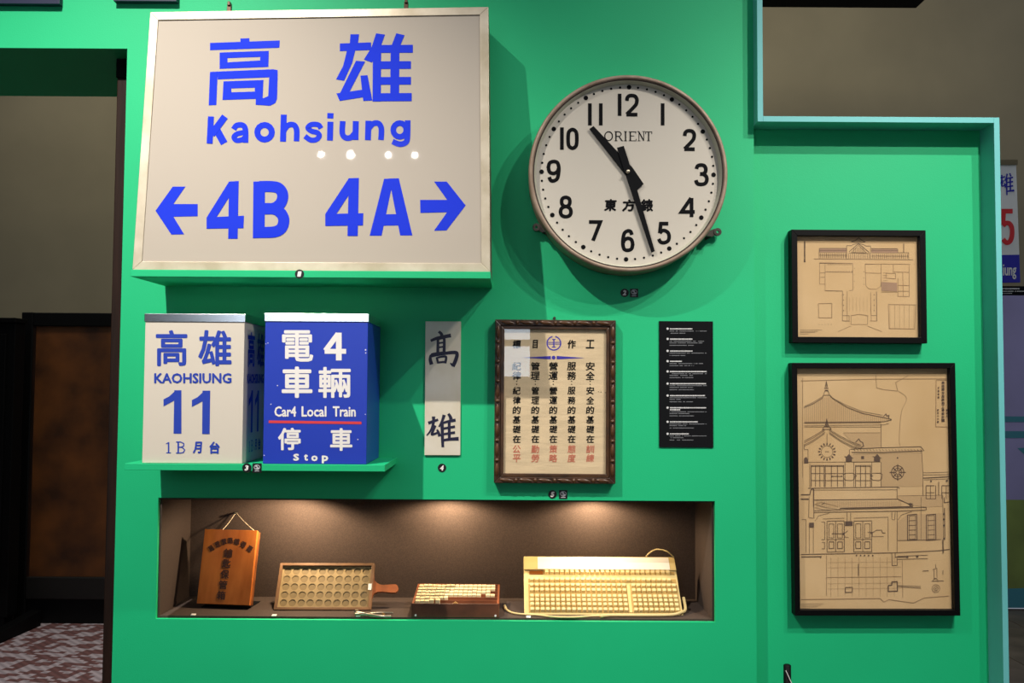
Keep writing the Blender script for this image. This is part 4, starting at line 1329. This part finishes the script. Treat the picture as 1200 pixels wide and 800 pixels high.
hp = catmull([(hx0, hz + .046), (hx0 + .004, hz + .026), (hxm, hz + .012), (hx1 - .02, hz + .0135), (hx1 - .006, hz + .012), (hx1, hz), (hx1 - .006, hz - .012), (hx1 - .02, hz - .0125), (hxm, hz - .010), (hx0 + .006, hz - .016), (hx0, hz - .030)], 4)
MB().prism(hp, 0.002, 0.012).build('handle', mat('handle_wood', (150, 86, 48), 0.4, var=.15, scale=15), tr_.root, 0.002)
a_ = tr_.L(433.6, 688)
MB().box(a_[0] - .005, a_[0] + .005, -.0055, -.0042, a_[1] - .010, a_[1] + .010).build('paper_tag', WHITEP, tr_.root)
o = MB().xprism([(0.004, 0), (0.060, 0), (0.060, 0.08)], -.04, .04).build('display_block', MATTE)
pz = tr_.M @ Vector(((tc_[0] + tc_[1]) / 2, 0.0, 0.0))
o.location = (pz.x, pz.y + .022, zfloor())
tag(o, 'small black wedge hidden behind the counting tray', 'stand')

# ticket pliers
STEEL = mat('worn_steel', (176, 168, 150), 0.3, 0.8)
pp = floor_pt(438, 722, zfloor())
pr = bpy.data.objects.new('ticket_pliers', None); COL.objects.link(pr); pp0 = pp.y; pp.y = .036; pr.location = (pp.x, pp.y, zfloor())
tag(pr, 'small steel ticket pliers lying in front of the counting tray', 'pliers')


def fl(px, py, h=0.0):
    q = floor_pt(px, py, zfloor() + h)
    return (q.x - pp.x, .036 + (q.y - pp0) * .55 - pp.y, h)


tube_mb([fl(414, 722, .006), fl(421, 723, .007), fl(430, 722, .007), fl(440, 719.5, .006), fl(452, 718.5, .005), fl(460, 719, .0045)], (.0042, .0028), 8).build('handle', STEEL, pr, smooth=True)
tube_mb([fl(415, 719, .006), fl(424, 721, .007), fl(434, 724, .006), fl(446, 726.5, .005), fl(456, 726, .0045)], (.0042, .0034), 8).build('handle', STEEL, pr, smooth=True)
MB().lathe_y([(0, -.006), (.007, -.006), (.007, .006), (0, .006)], 14, 0, 0.0075).build('jaw', STEEL, pr).location = fl(417, 721)
tube_mb([fl(447, 720, .006), fl(449, 723, .006), fl(446, 725, .006)], .0018, 6).build('spring', mat('brass', (190, 150, 80), 0.3, .8), pr, smooth=True)

# stamp / type rack
ZB = zfloor()
RW = mat('rack_wood', (122, 68, 40), 0.45, var=.15, scale=14)
RWD = mat('rack_dark_front', (84, 50, 32), 0.5, var=.2, scale=12)
ra0, ra1 = world_pt(482.2, 727, .012), world_pt(584.6, 727, .012)
rw = ra1.x - ra0.x
rk = bpy.data.objects.new('type_rack', None); COL.objects.link(rk); rk.location = ((ra0.x + ra1.x) / 2, 0.012, ZB)
tag(rk, 'sloping wooden rack with six slots of cream type blocks', 'rack')
DP, HF = 0.185, 0.040
zb_ = Zz(540, 684, .012 + DP) - ZB
SL = math.atan2(zb_ - HF, DP)
hw = rw / 2
MB().box(-hw, hw, 0, .006, 0, HF).build('front_board', RWD, rk, 0.0008)
for s_ in (-1, 1):
    MB().xprism([(.006, 0), (DP, 0), (DP, zb_), (.006, HF)], min(s_ * hw, s_ * (hw - .006)), max(s_ * hw, s_ * (hw - .006))).build('side_board', RW, rk, 0.0008)
MB().box(-hw + .006, hw - .006, DP - .006, DP, 0, zb_).build('back_board', RW, rk)
MB().xprism([(.006, HF - .022), (DP - .006, zb_ - .022), (DP - .006, zb_ - .026), (.006, HF - .026)], -hw + .006, hw - .006).build('slot_floor', RWD, rk)
nrow = 6
step = (DP - .016) / nrow
for r_ in range(nrow - 1):
    y_ = .006 + step * (r_ + 1)
    zt_ = HF + (y_) * math.tan(SL)
    MB().box(-hw + .006, hw - .006, y_ - .0012, y_ + .0012, zt_ - .021, zt_ - .001).build('slot_divider', RW, rk)
MB().prism([(-.008, HF), (.008, HF), (0, HF + .006)], 0.001, .005).build('latch', mat('latch_brass', (214, 160, 96), 0.4, .3), rk)
for px_ in (-hw + .012, hw - .010):
    MB().lathe_y([(0, -.002), (.003, -.002), (.003, 0), (0, 0)], 10, px_, .006).build('pin', WHITEP, rk)
IVORY = mat('ivory_blocks', (224, 206, 158), 0.5, var=.06, scale=60)
bw = 0.0135
proto = MB().box(-bw / 2 + .0004, bw / 2 - .0004, -.0088, .0088, 0, .0235).build('type_block', IVORY, None, 0.001)
ns = 17
fill = [4.2, 6.1, 17, 16, 16.6, 17]
used = False
for r_ in range(nrow):
    y_ = .006 + step * (r_ + .5)
    zt_ = HF + y_ * math.tan(SL)
    for c_ in range(ns):
        if c_ >= fill[r_]: break
        if r_ == 2 and c_ == 14: continue
        o = proto if not used else proto.copy()
        if used: COL.objects.link(o)
        used = True
        xx = -hw + .0135 + (rw - .020) / ns * c_ + (.002 if r_ == 0 else 0)
        if r_ == 0 and c_ == 4: xx += .004
        o.location = (rk.location.x + xx, rk.location.y + y_, ZB + zt_ - .0200 + random.uniform(-.0006, .0012) + (.003 if (r_ == 0 and c_ > 2) else 0))
        o.rotation_euler = (SL * .3, 0, random.uniform(-.02, .02))
        rn = ['sparsely filled front slot', 'second slot from the front', 'third slot from the front', 'fourth slot from the front', 'second slot from the back', 'back slot'][r_]
        tag(o, 'small cream type block in the ' + rn + ' of the wooden rack', 'type block', 'type blocks in the ' + rn)

# keyboard
KB = mat('beige_plastic', (212, 188, 124), 0.45)
KK = mat('key_plastic', (218, 198, 142), 0.4)
kbd = plane_item('ticketing_keyboard', 707, 724, 0.052, 0.3, 47.0, 'wide beige ticketing keyboard propped up at the right of the niche', 'keyboard', z=zfloor() + .0002)
kc = kbd.rect([(614.6, 652), (790.8, 652), (801, 724.4), (613.5, 723.4)])
kx0, kx1, kh = kc[0], kc[1], kc[3]
MB().box(kx0, kx1, 0.004, 0.026, 0, kh).build('case', KB, kbd.root, 0.002)
zc1 = kbd.L(700, 667.5)[1]
MB().box(kx0 + .0005, kx1 - .0005, -0.001, 0.004, zc1, kh - .001).build('top_cover', KB, kbd.root, 0.001)
q0 = kbd.L(630, 660); q1 = kbd.L(784, 660)
MB().box(q0[0], q1[0], -0.002, -0.001, zc1 + .001, kh - .004).build('paper_strip', mat('white_card', (244, 240, 228), 0.5), kbd.root)
a_ = kbd.L(620.3, 670)[0]; b_ = kbd.L(636.3, 670)[0]
zr = [kbd.L(700, y)[1] for y in (667.8, 673.2, 677, 682.2, 683.6, 688.8, 689.2, 694.8, 697, 701.3, 701.7, 706.2, 706.6, 711.2, 711.6, 717.8)]
rows = [((zr[2 * i] + zr[2 * i + 1]) / 2, (zr[2 * i] - zr[2 * i + 1])) for i in range(8)]
MB().box(a_, b_, 0.001, 0.004, rows[0][0] - .006, rows[0][0] + .006).build('status_window', mat('brown_window', (116, 66, 24), 0.2), kbd.root)
xs0 = kbd.L(620.3, 697)[0]; xs1 = kbd.L(735.0, 697)[0]; xt0 = kbd.L(740.0, 697)[0]; xt1 = kbd.L(794.0, 697)[0]
MB().box(xs0 - .002, xt1 + .003, 0.0030, 0.0042, rows[-1][0] - .007, rows[2][0] + .007).box(xs0 - .002, xt1 + .003, 0.0030, 0.0042, rows[1][0] - .007, rows[1][0] + .007).box(b_, xt1 + .001, 0.0030, 0.0042, rows[0][0] - .006, rows[0][0] + .006).build('key_gap_shade', mat('key_bed_shade', (176, 142, 74), 0.6), kbd.root)  # darker plate added under the keys, painting in the shade of their gaps
pit = (xs1 - xs0) / 19
kh_ = sum(r_[1] for r_ in rows[2:]) / 6
pk = .0015
sx_, sz_ = pit * .5 - .0013, kh_ * .5 - .0006
kp = MB().add([(-sx_, .004, -sz_), (sx_, .004, -sz_), (sx_, .004, sz_), (-sx_, .004, sz_),
               (-sx_ * .74, -.007, -sz_ * .55), (sx_ * .74, -.007, -sz_ * .55), (sx_ * .74, -.007, sz_ * .72), (-sx_ * .74, -.007, sz_ * .72)],
              [(4, 5, 6, 7), (0, 1, 5, 4), (1, 2, 6, 5), (2, 3, 7, 6), (3, 0, 4, 7)]).build('key', KK, kbd.root)
usedk = False
for ri, (z_, hgt) in enumerate(rows):
    if ri == 0:
        xsn = [b_ + .004 + pit * (i + .5) for i in range(int((xt1 - b_ - .004) / pit))]
    elif ri == 1:
        xsn = [xs0 + pit * (i + .5) for i in range(int((xt1 - xs0) / pit + .2))]
    else:
        xsn = [xs0 + pit * (i + .5) for i in range(19)] + [xt0 + (xt1 - xt0) / 9 * (i + .5) for i in range(9)]
    for x_ in xsn:
        o = kp if not usedk else kp.copy()
        if usedk: COL.objects.link(o)
        usedk = True
        o.location = (x_, 0, z_)
MB().box(xs1 + .002, xt0 - .002, 0.0015, 0.004, rows[-1][0] - .006, rows[2][0] + .006).build('divider', KB, kbd.root)


def kw(px, py, Y):
    q = world_pt(px, py, Y)
    return tuple(kbd.Mi @ q)


ymin = floor_pt(662, 729, zfloor() + .0035).y


def kf(px, py, h=.0035):
    q = floor_pt(px, py, zfloor() + h)
    q.y = .009 + max(0, q.y - ymin) * .6
    return tuple(kbd.Mi @ q)


CAB = mat('cream_cable', (214, 192, 134), 0.5)
tube_mb([kf(592.5, 711), kf(595, 716), kf(602, 721), kf(616, 723.5), kf(630, 724.5), kf(645.5, 727.5), kf(662, 729), kf(680, 728.4), kf(695, 726.5), kf(708, 726)], .0030, 8).build('cable', CAB, kbd.root, smooth=True)
tube_mb([kf(706, 727.6, .005), kf(716, 725.5, .005), kf(740, 725.2, .005), kf(770, 725.0, .005), kf(790, 724, .005), kf(799, 721, .008), kw(803, 714, .085), kw(801, 700, .12)], .0048, 8).build('cable', CAB, kbd.root, smooth=True)
tp = (kx1 - .008, .012, kh)
q1_, q2_, q3_, q4_ = kw(790, 653, .20), kw(782, 646, .20), kw(771, 643.5, .21), kw(757, 652, .21)
tube_mb([q1_, q2_, q3_, kw(763, 646.3, .21), q4_], .0022, 8).build('cable', CAB, kbd.root, smooth=True)
tube_mb([kf(592.6, 712), kf(591.5, 707)], .0045, 8, smooth=False).build('plug', CAB, kbd.root)
o = MB().xprism([(0.004, 0), (0.090, 0), (0.090, 0.078)], -.10, .10).build('display_block', MATTE)
pz = kbd.M @ Vector(((kx0 + kx1) / 2, 0.0, 0.0))
o.location = (pz.x, pz.y + .042, zfloor())
tag(o, 'black wedge hidden behind the beige keyboard', 'stand')

# small white markers along the niche floor
for px, py, lb in ((226.5, 720.5, 'tiny white marker on the niche floor before the key box'), (319, 723.5, 'tiny white marker by the left corner of the counting tray'),
                   (416.5, 727.0, 'tiny white marker beside the steel pliers'), (488.5, 728.0, 'tiny white marker at the wooden rack left foot'), (619.8, 729.6, 'tiny white marker under the keyboard left corner')):
    q = floor_pt(px, py, zfloor())
    o = MB().xprism([(-.006, 0), (.006, 0), (.006, .0035), (-.006, .0015)], -.0065, .0065).build('floor_marker', WHITEP, None, .0004)
    o.location = (q.x, max(q.y, .019), zfloor())
    tag(o, lb, 'marker')

# ------------------------------------------------------------------ slim black post in front of the right panel
pst = world_pt(922.5, 778, -0.02)
pr = bpy.data.objects.new('slim_post', None); COL.objects.link(pr); pr.location = (pst.x, -0.02, 0)
tag(pr, 'slim black post with a white cord at the bottom of the right panel', 'post')
r_ = 4.3 * 2.78 / F_PX
mb = MB()
prof = [(0, pst.z), (r_ * .7, pst.z - .0004), (r_, pst.z - .003), (r_, 0.006)]
vs, fs = [], []
n = 20
for i in range(n):
    a_ = 2 * math.pi * i / n
    for rr, z_ in prof: vs.append((rr * math.cos(a_), rr * math.sin(a_), z_))
for i in range(n):
    for q in range(3): fs.append((i * 4 + q, i * 4 + q + 1, ((i + 1) % n) * 4 + q + 1, ((i + 1) % n) * 4 + q))
mb.add(vs, fs).build('tube', BLACK, pr, smooth=True)
MB().box(-.05, .05, -.05, .035, 0.0, 0.006).build('base', BLACK, pr, 0.002)
q0 = world_pt(921, 785.5, -0.034); q1 = world_pt(928, 801, -0.034)
tube_mb([(q0.x - pst.x, -.0135, q0.z), (q1.x - pst.x, -.0135, q1.z), (q1.x - pst.x + .02, -.012, q1.z - .06)], .0012, 6, smooth=False).build('cord', WHITEP, pr)

# ------------------------------------------------------------------ right background
HY = 1.9
hs = wall_item('platform_sign', [(1100, 188), (1191, 195), (1195.5, 331), (1100, 331)], HY, 'white platform sign with a red 5 behind the teal frame', 'sign', roll=1.0)
rr_ = hs.rect([(1100, 193), (1191, 194.5), (1195.5, 331.5), (1100, 331)])
zbl = hs.L(1180, 298.5)[1]
MB().box(rr_[0], rr_[1], 0, .02, zbl, rr_[3]).build('white_panel', WHITEP, hs.root)
MB().box(rr_[0], rr_[1], 0, .02, rr_[2], zbl - .0002).build('blue_panel', mat('deep_blue_panel', (26, 26, 170), 0.5), hs.root)
MB().box(rr_[0] - .005, rr_[1] + .004, -.01, .04, rr_[3], rr_[3] + .025).build('top_rail', mat('dull_olive_rail', (110, 98, 70), .6), hs.root)
zfl = -hs.M.translation.z
MB().box(rr_[0] + .05, rr_[0] + .09, .021, .05, zfl + .012, rr_[3] - .05).box(rr_[0] - .06, rr_[0] + .20, -.12, .20, zfl + .002, zfl + .012).build('stand_pole', MATTE, hs.root)
k = Ink(hs, y=-.002).src((1140, 180), 4.45)
for pts, wd in [([(141, 126), (155, 124), (166, 120)], (5, 5)), ([(150, 112), (150, 140), (140, 165)], (6, 4)), ([(158, 140), (150, 168), (165, 166), (172, 160)], (5, 4)), ([(164, 155), (170, 175)], (4, 6)),
                ([(178, 106), (174, 125), (166, 142)], (6, 4)), ([(175, 125), (177, 215)], (7, 5)), ([(192, 103), (197, 118)], (5, 6)), ([(176, 130), (208, 124)], (5, 6)), ([(177, 151), (208, 146)], (5, 6)),
                ([(177, 173), (208, 168)], (5, 6)), ([(177, 197), (214, 192)], (5, 8)), ([(194, 124), (195, 194)], (6, 6))]:
    k.stroke(pts, [w_ * 1.35 for w_ in wd], len(pts) > 2, ext=1)
# hidden first character continues the name to the left of the visible one
k.text('高', 40, 105, 118, 215, 4)
k.build('name_lettering', mat('deep_blue_ink', (24, 24, 165), .5))
k = Ink(hs, y=-.002).src((1140, 180), 4.45)
k.stroke([(207, 300), (160, 300), (156, 372)], 24)
k.stroke([(156, 376), (172, 362), (192, 366), (203, 390), (203, 428), (194, 456), (175, 464), (157, 446)], 24, True)
k.poly((85, 290), (110, 288), (110, 475), (85, 475)).poly((85, 290), (62, 325), (62, 345), (90, 330))
k.build('red_number', mat('sign_red', (220, 34, 40), .5)).__setitem__('label', 'red platform number')
k = Ink(hs, y=-.002).src((1140, 180), 4.45)
k.text('Kaohs', 20, 580, 150, 645, 1.2).text('iung', 156, 577, 226, 655, 1.2)
k.build('white_name', WHITEP)
cs_ = wall_item('black_signboard', [(1150, 334), (1260, 336), (1260, 347), (1150, 345)], HY + .1, 'narrow black signboard just below the white platform sign', 'sign', roll=0)
rr_ = cs_.rect([(1150, 335), (1260, 335.5), (1260, 346), (1150, 345)])
MB().box(rr_[0], rr_[1], 0, .03, rr_[2], rr_[3]).build('board', MATTE, cs_.root)
k = Ink(cs_, y=-.002)
dashes(k, 1165, 1194.5, 338.2, 1.8, 2.0); dashes(k, 1165, 1200, 341.2, 1.2, 1.6, .1); dashes(k, 1165, 1186, 343.6, .8, 1.4, .1)
k.build('small_text', WHITEP)
# mural on the far wall
my = FARY - 0.03
mu = wall_item('mural_panel', [(1110, 346), (1330, 346), (1330, 705), (1110, 705)], my, 'lilac mural panel with teal stripes on the far wall at right', 'mural', roll=0)
rr_ = mu.rect([(1110, 346), (1330, 346), (1330, 705), (1110, 705)])
MB().box(rr_[0], rr_[1], 0, .0295, -mu.M.translation.z + .002, rr_[3]).build('panel', mat('lilac_print', (140, 136, 182), .7, var=.04, scale=2), mu.root)
k = Ink(mu, y=-.002)
MTL = mat('mural_teal', (52, 120, 138), .7)
k.poly((1110, 487), (1330, 489), (1330, 495), (1110, 494)).flush('stripe', MTL)
k.poly((1110, 504.5), (1330, 506), (1330, 513), (1110, 513)).flush('stripe', MTL)
k.poly((1110, 692), (1330, 684), (1330, 712), (1110, 712)).flush('base_band', MTL)
k.poly((1192, 525), (1230, 522), (1230, 545), (1200, 532))
k.flush('arrow_shape', MTL)
k = Ink(mu, y=-.002)
k.poly((1110, 585), (1330, 586), (1330, 684), (1110, 692))
k.build('green_field', mat('mural_green', (110, 126, 62), .7, var=.1, scale=3))
